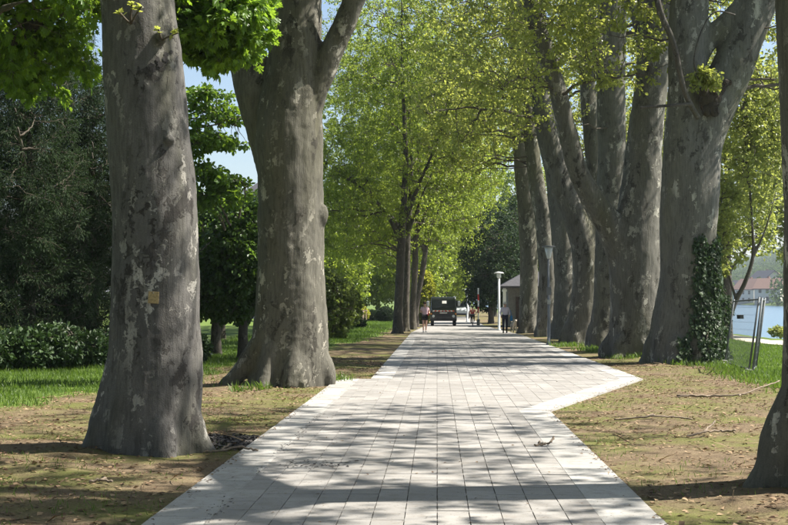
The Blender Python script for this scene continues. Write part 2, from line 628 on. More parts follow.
def grow(limbs, vols, rng, n1=20, n2=160, n3=1800, lpt=12, lsize=0.10, shape='simple', droop=0.35, clump=0.35, cs=0.5,
         up=0.12, k3=3, twig_len=1.6, shell=0.42, spread=0.10):
    """limbs: list of (pts (n,3), radii (n,)) -> branch tube arrays, leaf arrays"""
    ln = np.concatenate([l[0] for l in limbs])
    lr = np.concatenate([l[1] for l in limbs])
    t1 = sample_vols(vols, n1, rng, 0.0, cs, 0.5)
    b1, r1 = connect(ln, lr, t1, rng, 14, up, 0.8, 0.012, 0.55, 0.14, 0.03, 0.25)
    nd = np.concatenate([ln, b1[:, 3:].reshape(-1, 3)])
    nr = np.concatenate([lr, r1[:, 3:].ravel()])
    t2 = sample_vols(vols, n2, rng, clump * 0.6, cs, shell)
    b2, r2 = connect(nd, nr, t2, rng, 9, up, 0.5, 0.02, 0.6, 0.05, 0.012, 0.3)
    nd = np.concatenate([b1[:, 6:].reshape(-1, 3), b2[:, 2:].reshape(-1, 3)])
    nr = np.concatenate([r1[:, 6:].ravel(), r2[:, 2:].ravel()])
    t3 = sample_vols(vols, n3, rng, clump, cs, shell)
    b3, r3 = connect(nd, nr, t3, rng, 6, up * 0.5, 0.2, 0.03, 0.6, 0.014, 0.005, 0.4, twig_len)
    # leaves along twigs
    m = len(b3)
    tt = 0.25 + 0.75 * rng.random((m, lpt)) ** 0.8
    fi = tt * 5
    i = np.clip(fi.astype(int), 0, 4)
    u = (fi - i)[..., None]
    rows = np.arange(m)[:, None]
    base = b3[rows, i] * (1 - u) + b3[rows, i + 1] * u
    dirv = unit(b3[:, -1] - b3[:, 0])[:, None, :]
    rnd = unit(rng.normal(size=base.shape))
    tip = unit(dirv * 0.6 + rnd * 0.9 + np.array([0, 0, -droop]))
    base = base + rnd * spread * rng.random(base.shape[:2])[..., None]
    nrm = unit(np.array([0, 0, 1.0]) + 0.75 * rng.normal(size=base.shape))
    base, tip, nrm = base.reshape(-1, 3), tip.reshape(-1, 3), nrm.reshape(-1, 3)
    size = lsize * (0.65 + 0.7 * rng.random(len(base)))
    var = np.clip(0.5 + 0.3 * fnoise(base, 0.5, 1.0) + 0.28 * rng.normal(size=len(base)), 0, 1)
    return (b1, r1, b2, r2, b3, r3, k3), (base, tip, nrm, size, shape, var)


def branch_mesh(name, br, org):
    b1, r1, b2, r2, b3, r3, k3 = br
    mb = MB()
    o = np.array(org)
    mb.add(*tubes(b1 - o, r1, 7))
    mb.add(*tubes(b2 - o, r2, 5))
    mb.add(*tubes(b3 - o, r3, k3))
    return mesh_np(name, np.concatenate(mb.V), [np.concatenate(f) for f in mb.Fs.values()], None, True)


def crown_mesh(name, lf, org):
    base, tip, nrm, size, shape, var = lf
    return leaf_mesh(name, base - np.array(org), tip, nrm, size, shape, var)


def trunk_mesh(name, limbs, org, voxel=0.04, amp=0.03, smooth=6, bumps=(), roots=None, ridge=0.0, rng=None):
    """union of tubes -> voxel skin -> smoothed and roughened"""
    mb = MB()
    o = np.array(org)
    for P, R in limbs:
        mb.add(*tubes((P - o)[None], R[None], 20, True))
    for (c, r) in bumps:                    # burls
        bm = bmesh.new()
        bmesh.ops.create_icosphere(bm, subdivisions=2, radius=1.0)
        V = np.array([v.co[:] for v in bm.verts]) * np.array(r) + (np.array(c) - o)
        Fc = [[v.index for v in f.verts] for f in bm.faces]
        bm.free()
        mb.add(V, [Fc])
    me = mesh_np(name, np.concatenate(mb.V), [np.concatenate(f) for f in mb.Fs.values()])
    ob = add_obj('tmp', me)
    md = ob.modifiers.new('r', 'REMESH')
    md.mode = 'VOXEL'
    md.voxel_size = voxel
    md.use_smooth_shade = True
    sm = ob.modifiers.new('s', 'SMOOTH')
    sm.iterations = smooth
    sm.factor = 0.5
    me = evaluated_mesh(ob, name)
    n = len(me.vertices)
    V = np.empty(n * 3, np.float32)
    me.vertices.foreach_get('co', V)
    Nn = np.empty(n * 3, np.float32)
    me.vertices.foreach_get('normal', Nn)
    V = V.reshape(-1, 3)
    Nn = Nn.reshape(-1, 3)
    s = random.random() * 50
    q = V * np.array((1, 1, 0.45)) + s
    d = np.array([mnoise.noise(Vector(p)) * 1.0 for p in q * 1.4]) * amp
    d += np.array([mnoise.noise(Vector(p)) for p in q * 5.0]) * amp * 0.45
    d += np.array([mnoise.noise(Vector(p)) for p in V * 14.0 + s]) * amp * 0.16
    V2 = V + Nn * d[:, None]
    me.vertices.foreach_set('co', V2.astype(np.float32).ravel())
    me.polygons.foreach_set('use_smooth', np.full(len(me.polygons), True))
    me.update()
    return me


def limb_px(pts, m=None):
    """[(px, py, depth, diameter_px)] -> smooth centreline and radii"""
    A = []
    for (px, py, d, w) in pts:
        p = at(px, py, d)
        A.append((p.x, p.y, p.z, 0.5 * w / F * d))
    B = catmull(A, m or max(10, len(A) * 6))
    return B[:, :3], np.maximum(B[:, 3], 0.012)


def limb_w(pts, m=None):
    B = catmull(pts, m or max(10, len(pts) * 6))
    return B[:, :3], np.maximum(B[:, 3], 0.012)


def roots(base, r, n, rng, reach=1.7, h=1.0, skip=None):
    out = []
    a0 = rng.random() * 6.28
    for i in range(n):
        a = a0 + 6.283 * i / n + rng.normal() * 0.2
        k = reach * (0.8 + 0.45 * rng.random())
        hh = h * (0.7 + 0.6 * rng.random())
        c, s = math.cos(a), math.sin(a)
        z = base[2]
        pts = [(base[0] + c * r * 0.40, base[1] + s * r * 0.40, z + hh, r * 0.26),
               (base[0] + c * r * 0.72, base[1] + s * r * 0.72, z + hh * 0.45, r * 0.30),
               (base[0] + c * r * 0.86, base[1] + s * r * 0.86, z + hh * 0.12, r * 0.27),
               (base[0] + c * r * k, base[1] + s * r * k, z - 0.16, r * 0.17)]
        out.append(limb_w(pts, 12))
    return out


def tree(name, label, group, base, trunk_limbs, vols, seed, bark, leaf, voxel=0.05, amp=0.03, nroot=6, reach=1.6, bumps=(), extra=(),
         rooth=0.9, leaf_parts=0, **kw):
    """trunk_limbs = limbs to skin; extra = limbs that only feed the crown skeleton (thin, off the frame)"""
    rng = np.random.default_rng(seed)
    root = thing(name, label, 'tree', base, 0, group)
    rr = trunk_limbs[0][1][0]
    rts = roots(base, rr, nroot, rng, reach, rooth) if nroot else []
    tm = trunk_mesh('trunk', list(trunk_limbs) + rts, base, voxel, amp, bumps=bumps)
    tr = add_obj('trunk', tm, bark, root)
    nodes = [(P[len(P) // 3:], R[len(P) // 3:]) for P, R in trunk_limbs] + [(P, R) for P, R in extra]
    br, lf = grow(nodes, vols, rng, **kw)
    if extra:
        mb = MB()
        for P, R in extra:
            mb.add(*tubes((P - np.array(base))[None], R[None], 12, True))
        add_obj('limb', mesh_np('limb', np.concatenate(mb.V), [np.concatenate(f) for f in mb.Fs.values()], None, True), bark, root)
    add_obj('branches', branch_mesh('branches', br, base), 'twig', root)
    if leaf_parts:          # the leaves that show largest are pieces of their own
        bs, tp, nm, sz, sh, va = lf
        inv = CAM_R.transposed()
        rel = (bs - np.array((0, 0, CAMZ))) @ np.array(CAM_R)
        u, v = 394 - F * rel[:, 0] / rel[:, 2], 262.5 + F * rel[:, 1] / rel[:, 2]
        score = sz / bs[:, 1] - 1.0 * ((u < 0) | (u > 788) | (v < 0) | (v > 525))
        pick = np.argsort(-score)[:leaf_parts]
        protos = [leaf_mesh('leaf', np.zeros((1, 3)), np.array([[0, 1.0, 0]]), np.array([[0, 0, 1.0]]), 1.0, sh, np.array([q])) for q in (.2, .45, .7, .95)]
        for i in pick:
            o = add_obj('leaf', protos[min(3, int(va[i] * 4))], leaf, root)
            yv = Vector(tp[i]).normalized()
            xv = yv.cross(Vector(nm[i])).normalized()
            zv = xv.cross(yv)
            o.matrix_local = Matrix.Translation(Vector(bs[i]) - Vector(base)) @ Matrix((xv, yv, zv)).transposed().to_4x4() @ Matrix.Diagonal((sz[i], sz[i], sz[i], 1))
        keep = np.ones(len(bs), bool)
        keep[pick] = False
        lf = (bs[keep], tp[keep], nm[keep], sz[keep], sh, va[keep])
    cr = add_obj('crown', crown_mesh('crown', lf, base), leaf, root)
    return root


# ------------------------------------------------------------------ ground, river, path
PATH_L = [(-2.22, 3.0), (-2.14, 28.0), (-1.43, 28.02), (-1.40, 71.0), (-0.75, 92.0), (0.4, 150.0)]
PATH_R = [(1.71, 3.0), (1.72, 19.9), (4.43, 28.2), (4.25, 66.0), (3.3, 90.0), (3.6, 150.0)]


def xl(y):
    return np.interp(y, [p[1] for p in PATH_L], [p[0] for p in PATH_L])


def xr(y):
    return np.interp(y, [p[1] for p in PATH_R], [p[0] for p in PATH_R])


def lawn_mask(x, y):
    wob = 0.5 * np.sin(0.7 * y + 1.0) + 0.3 * np.sin(1.9 * y + x)
    left_edge = np.interp(y, [0, 17, 21, 26, 34, 45, 60, 120], [-9, -8.2, -6.6, -5.3, -5.2, -4.0, -3.0, -2.6])
    left = np.clip((left_edge + 0.5 * wob - x) / 1.0 + 0.5, 0, 1)
    right_edge = np.interp(y, [0, 20, 24, 30, 34, 40, 60, 100], [9.5, 8.0, 6.7, 6.9, 7.5, 9.0, 9.3, 9.5])
    right = np.clip((x - right_edge - 0.2 * wob) / 0.7 + 0.5, 0, 1)
    return np.maximum(left, right)


BANK = 15.2        # x where the bank begins to fall to the river


def ground_h(x, y):
    z = SLOPE * np.clip(y, -60, 400)
    inside = (x > xl(y) + 0.28) & (x < xr(y) - 0.28) & (y > 3) & (y < 150)
    dist = np.maximum(xl(y) - x, x - xr(y))
    rough = np.clip(dist / 1.5, 0.0, 1)
    q = np.stack([x, y, 0 * x], -1).reshape(-1, 3)
    nz = (fnoise(q, 0.9, 0.4) * 0.05 + fnoise(q, 3.1, 2.0) * 0.018).reshape(x.shape)
    z = z - 0.028 + rough * nz + rough * 0.03
    z = np.where(inside, SLOPE * y - 0.07, z)
    b = np.clip((x - BANK) / 3.5, 0, 1)
    z = z - b * b * (3 - 2 * b) * 2.6 - np.clip(x - BANK - 3.5, 0, 40) * 0.05
    return z


def axis(parts):
    out = []
    for a, b, n in parts:
        out.append(np.linspace(a, b, n, endpoint=False))
    return np.concatenate(out + [[parts[-1][1]]])


gx = axis([(-1500, -200, 14), (-200, -30, 34), (-30, -10, 60), (-10, 20, 220), (20, 30, 10), (30, 45, 4)])
gy = axis([(-200, -20, 9), (-20, 0, 10), (0, 45, 260), (45, 110, 160), (110, 220, 40), (220, 2500, 24)])
XX, YY = np.meshgrid(gx, gy)
ZZ = ground_h(XX, YY)
nx, ny = len(gx), len(gy)
I = np.arange(nx * ny).reshape(ny, nx)
GF = np.stack([I[:-1, :-1], I[:-1, 1:], I[1:, 1:], I[1:, :-1]], -1).reshape(-1, 4)
gme = mesh_np('ground', np.stack([XX, YY, ZZ], -1).reshape(-1, 3), [GF], None, True)
ga = gme.attributes.new('lawn', 'FLOAT', 'POINT')
ga.data.foreach_set('value', lawn_mask(XX, YY).astype(np.float32).ravel())
tag(add_obj('ground', gme, 'ground'), 'bare brown woodland floor and lawns beside the paved path', kind='structure')


def water_mat():
    t = NT('river water')
    P = t.pos()
    h = t.noise(t.mapping(P, (1, 0.45, 1)), 1.6, 5, 0.6)
    t.surf((0.07, 0.14, 0.21), 0.22, t.bump(h, 0.35, 0.08), spec=0.5)
    return t.m


M['water'] = water_mat()
rv = mesh_np('river', [(BANK, -200, -1.35), (330, -200, -1.35), (330, 2500, -1.35), (BANK, 2500, -1.35)], [[(0, 1, 2, 3)]])
tag(add_obj('river', rv, 'water'), 'pale blue river beyond the lawn', kind='structure')

# --- path: bedding, pavers one by one where they can be told apart
pm = MB()
ys = np.array([3, 8, 14, 19.9, 28.0, 28.02, 28.2, 40, 50, 60.5])
for a, b in zip(ys[:-1], ys[1:]):
    e = 1e-4
    pm.add([(xl(a + e) + .01, a, zg(a) - .014), (xr(a + e) - .01, a, zg(a) - .014), (xr(b - e) - .01, b, zg(b) - .014), (xl(b - e) + .01, b, zg(b) - .014)], [[(0, 1, 2, 3)]])
path = pm.build('path', 'bedding')
tag(path, 'pale paved avenue running between two rows of trees', kind='structure')
fp = MB()
ys = np.array([60.5, 66, 71, 80, 90, 92, 110, 150])
for a, b in zip(ys[:-1], ys[1:]):
    fp.add([(xl(a), a, zg(a)), (xr(a), a, zg(a)), (xr(b), b, zg(b)), (xl(b), b, zg(b))], [[(0, 1, 2, 3)]])
tag(fp.build('far_paving', 'paver', path), kind='stuff')


def paver_geo(hw, hl, notch=0.0022, h=0.035):
    k = hl * 0.72
    top = [(-hw, -hl), (hw, -hl), (hw, -k), (hw - notch, -k * 0.96), (hw - notch, k * 0.96), (hw, k), (hw, hl), (-hw, hl), (-hw, k), (-hw + notch, k * 0.96), (-hw + notch, -k * 0.96), (-hw, -k)]
    n = len(top)
    V = [(x, y, 0) for x, y in top] + [(x, y, -h) for x, y in top]
    return np.array(V), [np.array([list(range(n))]), np.array([(i, n + i, n + (i + 1) % n, (i + 1) % n) for i in range(n)])]


pvV, pvF = paver_geo(PCOL / 2 - 0.0018, PROW / 2 - 0.003)
pvme = mesh_np('paver', pvV, pvF)
bsV, bsF = paver_geo(0.235 - 0.003, 0.5 - 0.0035, 0.0015)
bsme = mesh_np('border_slab', bsV, bsF)
pitch = math.atan(SLOPE)
n_ind = 0
rest = MB()
rng = np.random.default_rng(3)
y = 3.3
row = 0
DIAG = (Vector((1.72, 19.9)), Vector((4.43, 28.2)))
dd = (DIAG[1] - DIAG[0]).normalized()
dn = Vector((-dd.y, dd.x))       # points to the path side (left)


def clip_poly(poly, p, n):
    out = []
    for i in range(len(poly)):
        a, b = Vector(poly[i]), Vector(poly[(i + 1) % len(poly)])
        da, db = (a - p).dot(n), (b - p).dot(n)
        if da >= 0: out.append(a)
        if da * db < 0: out.append(a + (b - a) * (da / (da - db)))
    return out


inner_p = DIAG[0] + dn * 0.475
while y < 60.3:
    cy = y + PROW / 2
    lo = (-1.75 if cy < 28.0 else float(xl(cy)) + 0.475)
    hi = 1.25 if cy < 19.7 else (4.0 - 0.0 if cy > 27 else 4.0)
    if cy > 28: hi = float(xr(cy)) - 0.475
    k0 = math.floor((lo - -1.75) / PCOL + 1e-6)
    x = -1.75 + k0 * PCOL
    while x < hi - 0.01:
        cx = x + PCOL / 2
        dz = rng.normal() * 0.0012
        if 18.6 < cy < 29.2 or x < lo - 1e-4 or x + PCOL > hi + 1e-4:
            rect = [(x + .0025, y + .003), (x + PCOL - .0025, y + .003), (x + PCOL - .0025, y + PROW - .003), (x + .0025, y + PROW - .003)]
            c = rect
            if x + PCOL > 1.2:
                c = clip_poly(c, inner_p, dn) if 20.0 < cy < 28.6 else c
                c = clip_poly(c, Vector((1.25, 0)), Vector((-1, 0))) if (cy <= 20.0 and c) else c
            if cy > 28.0 and c:
                c = clip_poly(c, Vector((lo, 0)), Vector((1, 0)))
                c = clip_poly(c, Vector((hi, 0)), Vector((-1, 0))) if c else c
            if len(c) > 2:
                n = len(c)
                V = [(p[0], p[1], zg(p[1]) + dz) for p in c] + [(p[0], p[1], zg(p[1]) - 0.03) for p in c]
                rest.add(V, [np.array([list(range(n))]), np.array([(i, n + i, n + (i + 1) % n, (i + 1) % n) for i in range(n)])])
        elif 9.3 < cy < 18.5 and n_ind < 300:
            o = add_obj('paver', pvme, 'paver', path, (cx, cy, zg(cy) + dz))
            o.rotation_euler = (pitch + rng.normal() * 0.002, rng.normal() * 0.003, rng.normal() * 0.003)
            n_ind += 1
        else:
            V = pvV * np.array((1 + rng.normal() * .003, 1, 1)) + np.array((cx + rng.normal() * .001, cy, zg(cy) + dz))
            rest.add(V, pvF)
        x += PCOL
    y += PROW
    row += 1
rm = mesh_np('paving', np.concatenate(rest.V), [np.concatenate(f) for f in rest.Fs.values()])
tag(add_obj('paving', rm, 'paver', path), kind='stuff')


def slab(cx, cy, rot=0.0):
    o = add_obj('border_slab', bsme, 'border', path, (cx, cy, zg(cy) + 0.002 + rng.normal() * 0.001))
    o.rotation_euler = (pitch, rng.normal() * 0.002, rot)


yy = 3.5
while yy < 60:
    if yy < 27.8: slab(float(xl(yy)) + 0.236, yy)
    elif yy > 28.0: slab(float(xl(yy)) + 0.236, yy)
    if yy < 19.6: slab(float(xr(yy)) - 0.236, yy)
    elif yy > 28.6: slab(float(xr(yy)) - 0.236, yy)
    yy += 1.0
Ld = (DIAG[1] - DIAG[0]).length
nn = round(Ld)
for i in range(nn):
    p = DIAG[0] + dd * ((i + 0.5) * Ld / nn) + dn * 0.236
    o = add_obj('border_slab', bsme, 'border', path, (p.x, p.y, zg(p.y) + 0.003))
    o.rotation_euler = (pitch, 0, math.atan2(dd.y, dd.x) - math.pi / 2)
    o.scale = (1, Ld / nn, 1)

for poly in ([(1.22, 19.2), (1.70, 19.2), (1.71, 19.9), (2.0, 20.85), (1.45, 20.95), (1.22, 20.2)], [(3.75, 27.5), (4.15, 27.35), (4.42, 28.2), (4.42, 28.9), (3.75, 28.9)]):
    n = len(poly)
    MB().add([(a, b, zg(b) - .0015) for a, b in poly] + [(a, b, zg(b) - .012) for a, b in poly], [[list(range(n))], [(i, n + i, n + (i + 1) % n, (i + 1) % n) for i in range(n)]]).build('corner_slab', 'border', path)

# gravel riverside path
M['gravel'] = plain('pale gravel path', (0.46, 0.42, 0.35), 0.9, vary=0.2, scale=20)
rp = MB()
for a, b in zip(np.linspace(20, 140, 41)[:-1], np.linspace(20, 140, 41)[1:]):
    o0, o1 = 0.35 * math.sin(a * 0.06), 0.35 * math.sin(b * 0.06)
    h = lambda x, y: float(ground_h(np.array([x]), np.array([y]))[0]) + 0.06
    rp.add([(12.6 + o0, a, h(12.6, a)), (14.3 + o0, a, h(14.3, a)), (14.3 + o1, b, h(14.3, b)), (12.6 + o1, b, h(12.6, b))], [[(0, 1, 2, 3)]])
tag(rp.build('riverside_path', 'gravel'), 'narrow pale gravel path along the river bank', kind='structure')

# ------------------------------------------------------------------ the plane trees
AV = 'plane trees lining the avenue'


def base_of(px, py):
    p = ground(px, py)
    return (p.x, p.y, p.z)


# first trunk on the west side, standing alone with a small yellow tag
d = 14.6
b = at(148, 446, d)
L1 = [limb_px([(147, 470, d, 112), (150, 430, d, 104), (155, 370, d, 97), (155, 300, d, 92), (155, 200, d, 86), (146, 100, d, 82), (136, 0, d, 75), (128, -120, d, 70), (124, -260, d, 66)], 60)]
L1 += [limb_px([(128, 350, d - .05, 40), (116, 395, d - .1, 38), (106, 425, d - .15, 34), (96, 447, d - .18, 26), (84, 466, d - .2, 16)], 24)]
L1x = [limb_w([(-3.6, d, 6.2, .34), (-4.6, d + .6, 9.5, .26), (-6.2, d + .4, 13, .17), (-7, d, 17, .08)]),
       limb_w([(-3.6, d, 6.2, .34), (-3.0, d - .6, 10, .27), (-1.8, d - 1.4, 14, .17), (-1.2, d - 1.5, 19, .08)]),
       limb_w([(-3.5, d, 5.6, .3), (-3.4, d + 1.6, 9, .22), (-3.2, d + 3.6, 13, .14), (-3.3, d + 4, 18, .07)])]
bumps1 = [(at(157, 165, d - .42), (.08, .03, .09)), (at(169, 140, d - .40), (.07, .05, .06)), (at(131, 22, d - .36), (.08, .08, .09)), (at(161, 38, d - .38), (.07, .06, .08)), (at(152, 212, d - .42), (.06, .03, .15))]
T1 = tree('plane_tree', 'straight grey plane trunk with a small yellow tag and burrs high on its bark', AV,
          (b.x, d, zg(d)), L1, [((-4.2, d, 15.5), (6, 5, 6.5), 1)], 21, 'bark_grey', 'leaf_plane', voxel=0.026, amp=0.034, nroot=5, reach=0.98, bumps=bumps1, extra=L1x,
          rooth=0.8, n1=16, n2=140, n3=1500, lpt=14, lsize=0.12)

# second trunk on the west side, forked, with wide buttress roots
d = 26.2
L2 = [limb_px([(288, 398, d, 82), (290, 365, d, 78), (291, 310, d, 72), (291, 250, d, 68), (290, 190, d, 66), (289, 130, d, 70), (294, 70, d, 58), (300, 0, d, 46), (304, -120, d, 42), (298, -300, d, 32)], 60),
      limb_px([(292, 150, d, 40), (312, 95, d - .1, 32), (330, 55, d - .2, 25), (355, 0, d - .3, 22), (385, -80, d - .5, 20), (420, -190, d - .8, 15)], 36),
      limb_px([(285, 190, d, 50), (270, 135, d + .1, 46), (254, 85, d + .2, 42), (238, 30, d + .4, 36), (196, -50, d + .8, 26), (180, -150, d + 1, 18)], 36)]
rb = at(250, 386, d)
L2r = [limb_w([(rb.x + .55, d - .2, 1.5, .2), (rb.x + .28, d - .3, .75, .22), (rb.x - .05, d - .4, .28, .2), (rb.x - .45, d - .45, -.16, .16)], 16),
       limb_w([(rb.x + .75, d - .35, 1.6, .16), (rb.x + .55, d - .55, .7, .18), (rb.x + .42, d - .7, .2, .17), (rb.x + .35, d - .9, -.2, .14)], 16),
       limb_w([(rb.x + 1.0, d - .4, 1.2, .16), (rb.x + .95, d - .65, .5, .16), (rb.x + .9, d - .85, -.15, .16)], 16)]
bumps2 = [(at(323, 215, d - .1), (.14, .16, .24)), (at(318, 75, d - .2), (.12, .14, .3)), (at(300, 320, d - .6), (.1, .08, .2))]
bb = ground(288, 386)
T2 = tree('plane_tree', 'forked plane tree with buttressed mossy foot beside the notch in the paving', AV,
          (bb.x, d, zg(d)), L2 + L2r, [((-3.6, d, 16.5), (7, 6, 7), 1), ((-2.2, d - 1, 11), (3, 3, 2.5), .1)], 22, 'bark_olive', 'leaf_plane', voxel=0.04, amp=0.055, nroot=5, reach=1.05,
          bumps=bumps2, n1=18, n2=150, n3=1600, lpt=14, lsize=0.12)

# east row -------------------------------------------------------------
d = 11.8
R0 = [limb_px([(844, 522, d, 152), (842, 490, d, 132), (838, 450, d, 114), (836, 380, d, 104), (834, 300, d, 98), (833, 200, d, 94), (828, 100, d, 94), (824, 0, d, 92), (822, -120, d, 86), (826, -260, d, 80)], 60)]
R0x = [limb_w([(3.65, d, 6.4, .28), (5.2, d + 2.5, 9.5, .2), (7.2, d + 5.5, 12.5, .13), (8.2, d + 8, 14.5, .06)]),
       limb_w([(3.65, d, 6.6, .36), (5.0, d + .6, 10, .26), (6.6, d + 1, 14, .17), (7.6, d + 1.4, 19, .08)]),
       limb_w([(3.65, d, 6.6, .36), (2.8, d - 1, 11, .25), (1.6, d - 2, 15, .16), (1, d - 2.4, 20, .08)]),
       limb_w([(3.65, d, 6.0, .3), (4.6, d - 2.0, 10, .22), (5.6, d - 4.4, 14, .14), (6, d - 5, 19, .07)])]
T = tree('plane_tree', 'dark plane trunk standing alone on bare soil with fallen twigs around it', AV, (at(840, 490, d).x, d, zg(d)), R0,
         [((5.2, d - .3, 14.5), (6.5, 6.2, 7), 1), ((9.2, d, 13), (4, 6, 3.8), .45), ((8.6, d + 7, 13.5), (4.5, 4.8, 3.6), .65)], 23, 'bark_olive', 'leaf_plane', voxel=0.035, amp=0.02, nroot=6, reach=1.15, extra=R0x,
         n1=32, n2=340, n3=1750, lpt=12, lsize=0.12, clump=.38)

d = 35.7
R1 = [limb_px([(684, 372, d, 76), (684, 345, d, 70), (686, 300, d, 60), (689, 250, d, 53), (694, 200, d, 50), (699, 150, d, 44), (712, 110, d, 42), (729, 75, d, 42), (750, 25, d, 38), (772, -35, d, 36), (800, -120, d, 32), (836, -240, d, 24), (860, -380, d, 14)], 70),
      limb_px([(680, 330, d, 50), (679, 270, d, 40), (679, 200, d, 36), (682, 140, d, 36), (686, 80, d, 37), (690, 0, d, 38), (694, -100, d, 34), (690, -240, d, 26), (680, -420, d, 14)], 60),
      limb_px([(690, 70, d, 24), (708, 40, d, 20), (732, 15, d, 17), (765, -30, d + .3, 13), (800, -90, d + 1, 10)], 24)]
bumpsR1 = [(at(716, 100, d - .45), (.36, .22, .34))]
b = ground(682, 362)
T_IVY = tree('plane_tree', 'massive forked plane tree with ivy on its foot and a big burl at the fork', AV, (b.x, d, zg(d)), R1,
             [((8.5, d, 18), (7, 6, 8), .38), ((12, d, 15.5), (4.2, 5.5, 4.0), .38), ((4.0, d + 1, 10.8), (2.6, 2.5, 2.2), .12), (tuple(at(710, 80, d - 1.0)), (.7, .5, .35), .022), ((10.5, d + 1, 9.5), (3, 3, 3), .14)], 24, 'bark_pale', 'leaf_plane', voxel=0.055, amp=0.045, nroot=6, reach=1.05,
             bumps=bumpsR1, n1=28, n2=230, n3=1650, lpt=14, lsize=0.105, clump=.45)
# torn, lumpy burl in the fork
M['torn_wood'] = plane_bark('torn brown burl wood', (0.062, 0.050, 0.036), (0.17, 0.12, 0.075), (0.02, 0.015, 0.011), (0.06, 0.05, 0.03), 2.2)
rgb = np.random.default_rng(9)
lump = []
for k_ in range(26):
    q = at(716 + rgb.normal() * 8, 97 + rgb.normal() * 6, d - .55 - .12 * rgb.random())
    lump.append((q, tuple(.05 + .10 * rgb.random(3))))
bl = trunk_mesh('burl', [limb_px([(708, 112, d - .45, 16), (722, 88, d - .45, 16)], 8)], tuple(T_IVY.location), .03, .10, 1, lump)
add_obj('burl', bl, 'torn_wood', T_IVY)
# thin bare branch hanging in front of the fork
hb = MB()
for pts in ([(652, -30, d - 1.6, 7), (660, 10, d - 1.7, 6.5), (674, 45, d - 1.6, 6), (684, 90, d - 1.3, 5.5), (698, 118, d - .9, 5.5)],
            [(735, 15, d - 1.2, 2), (715, 12, d - 1.3, 1.6), (702, 30, d - 1.3, 1.6), (694, 60, d - 1.2, 1.5), (700, 85, d - 1.0, 1.6)],
            [(640, 108, d - 1.4, 3), (664, 106, d - 1.4, 3), (692, 104, d - 1.2, 3.5)]):
    P, R = limb_px(pts, 24)
    hb.add(*tubes((P - np.array(T_IVY.location))[None], R[None], 7, True))
add_obj('hanging_branch', mesh_np('hanging_branch', np.concatenate(hb.V), [np.concatenate(f) for f in hb.Fs.values()], None, True), 'bark_dark', T_IVY)

d = 39.5
R2 = [limb_px([(637, 366, d, 60), (636, 340, d, 55), (636, 300, d, 51), (635, 250, d, 52), (640, 210, d, 46), (644, 160, d, 38), (648, 110, d, 33), (653, 60, d, 33), (657, 0, d, 34), (662, -100, d, 30), (672, -230, d, 24), (680, -380, d, 14)], 64),
      limb_px([(630, 275, d, 36), (614, 232, d - .2, 30), (596, 205, d - .4, 24), (579, 172, d - .6, 21), (567, 130, d - .8, 19), (556, 85, d - 1, 18), (542, 40, d - 1.2, 18), (526, -10, d - 1.4, 17), (500, -90, d - 1.6, 14), (480, -200, d - 2, 9)], 50),
      limb_px([(650, 60, d, 22), (640, 20, d + .2, 18), (622, -40, d + .5, 15), (605, -130, d + 1, 10)], 24)]
b = ground(636, 358)
T = tree('plane_tree', 'plane tree beside the ivy-clad one with a thick limb reaching over the path', AV, (b.x, d, zg(d)), R2,
         [((6.2, d, 18), (6.5, 6, 8), .38), ((10.8, d + 1, 14.5), (4, 5, 4), .3), ((2.4, d - 2, 9.6), (2.8, 3, 2.4), .22), ((5.2, d - 3, 9.2), (2.2, 1.6, 2.1), .12)], 25, 'bark_pale', 'leaf_plane', voxel=0.055, amp=0.045, nroot=6, reach=1.05,
         n1=28, n2=230, n3=1650, lpt=14, lsize=0.105, clump=.45)

d = 47.5
R3 = [limb_px([(603, 356, d, 32), (604, 330, d, 28), (607, 280, d, 26), (610, 220, d, 29), (612, 150, d, 29), (611, 80, d, 29), (612, 0, d, 29), (614, -100, d, 25), (622, -240, d, 18), (630, -340, d, 10)], 56),
      limb_px([(611, 100, d, 22), (600, 50, d - .3, 18), (584, 5, d - .6, 15), (560, -60, d - 1, 12), (540, -140, d - 1.4, 8)], 30)]
b = ground(603, 348)
T = tree('plane_tree', 'slim upright plane tree half hidden behind the limb of its neighbour', AV, (b.x, d, zg(d)), R3,
         [((6.6, d, 18), (6, 6, 8), .38), ((10.5, d, 13.5), (4, 5, 4), .8), ((3.5, d - 2, 10.5), (3, 2.5, 3), .3)], 26, 'bark_pale', 'leaf_plane', voxel=0.06, amp=0.05, nroot=5, reach=1.2,
         n1=26, n2=210, n3=1500, lpt=14, lsize=0.105, clump=.45)

d = 50.8
R4 = [limb_px([(578, 352, d, 32), (580, 330, d, 28), (585, 290, d, 26), (584, 250, d, 26), (574, 215, d, 25), (560, 180, d, 24), (549, 140, d, 22), (540, 90, d, 20), (533, 30, d, 19), (524, -60, d, 17), (510, -170, d, 12), (500, -280, d, 7)], 60),
      limb_px([(585, 265, d, 22), (592, 220, d + .2, 20), (594, 160, d + .4, 18), (588, 90, d + .6, 17), (584, 0, d + .8, 15), (580, -120, d + 1, 10)], 40)]
b = ground(578, 345)
T = tree('plane_tree', 'twisted plane tree behind the grey lamp post, its stem bowed toward the path', AV, (b.x, d, zg(d)), R4,
         [((3.5, d, 18), (6, 5, 8), .38), ((9.5, d + 1, 13.5), (4, 5, 4), .75), ((1.5, d - 1, 10), (3, 2.6, 3.2), .35)], 27, 'bark_pale', 'leaf_plane', voxel=0.06, amp=0.05, nroot=5, reach=1.15,
         n1=26, n2=210, n3=1500, lpt=14, lsize=0.105, clump=.45)

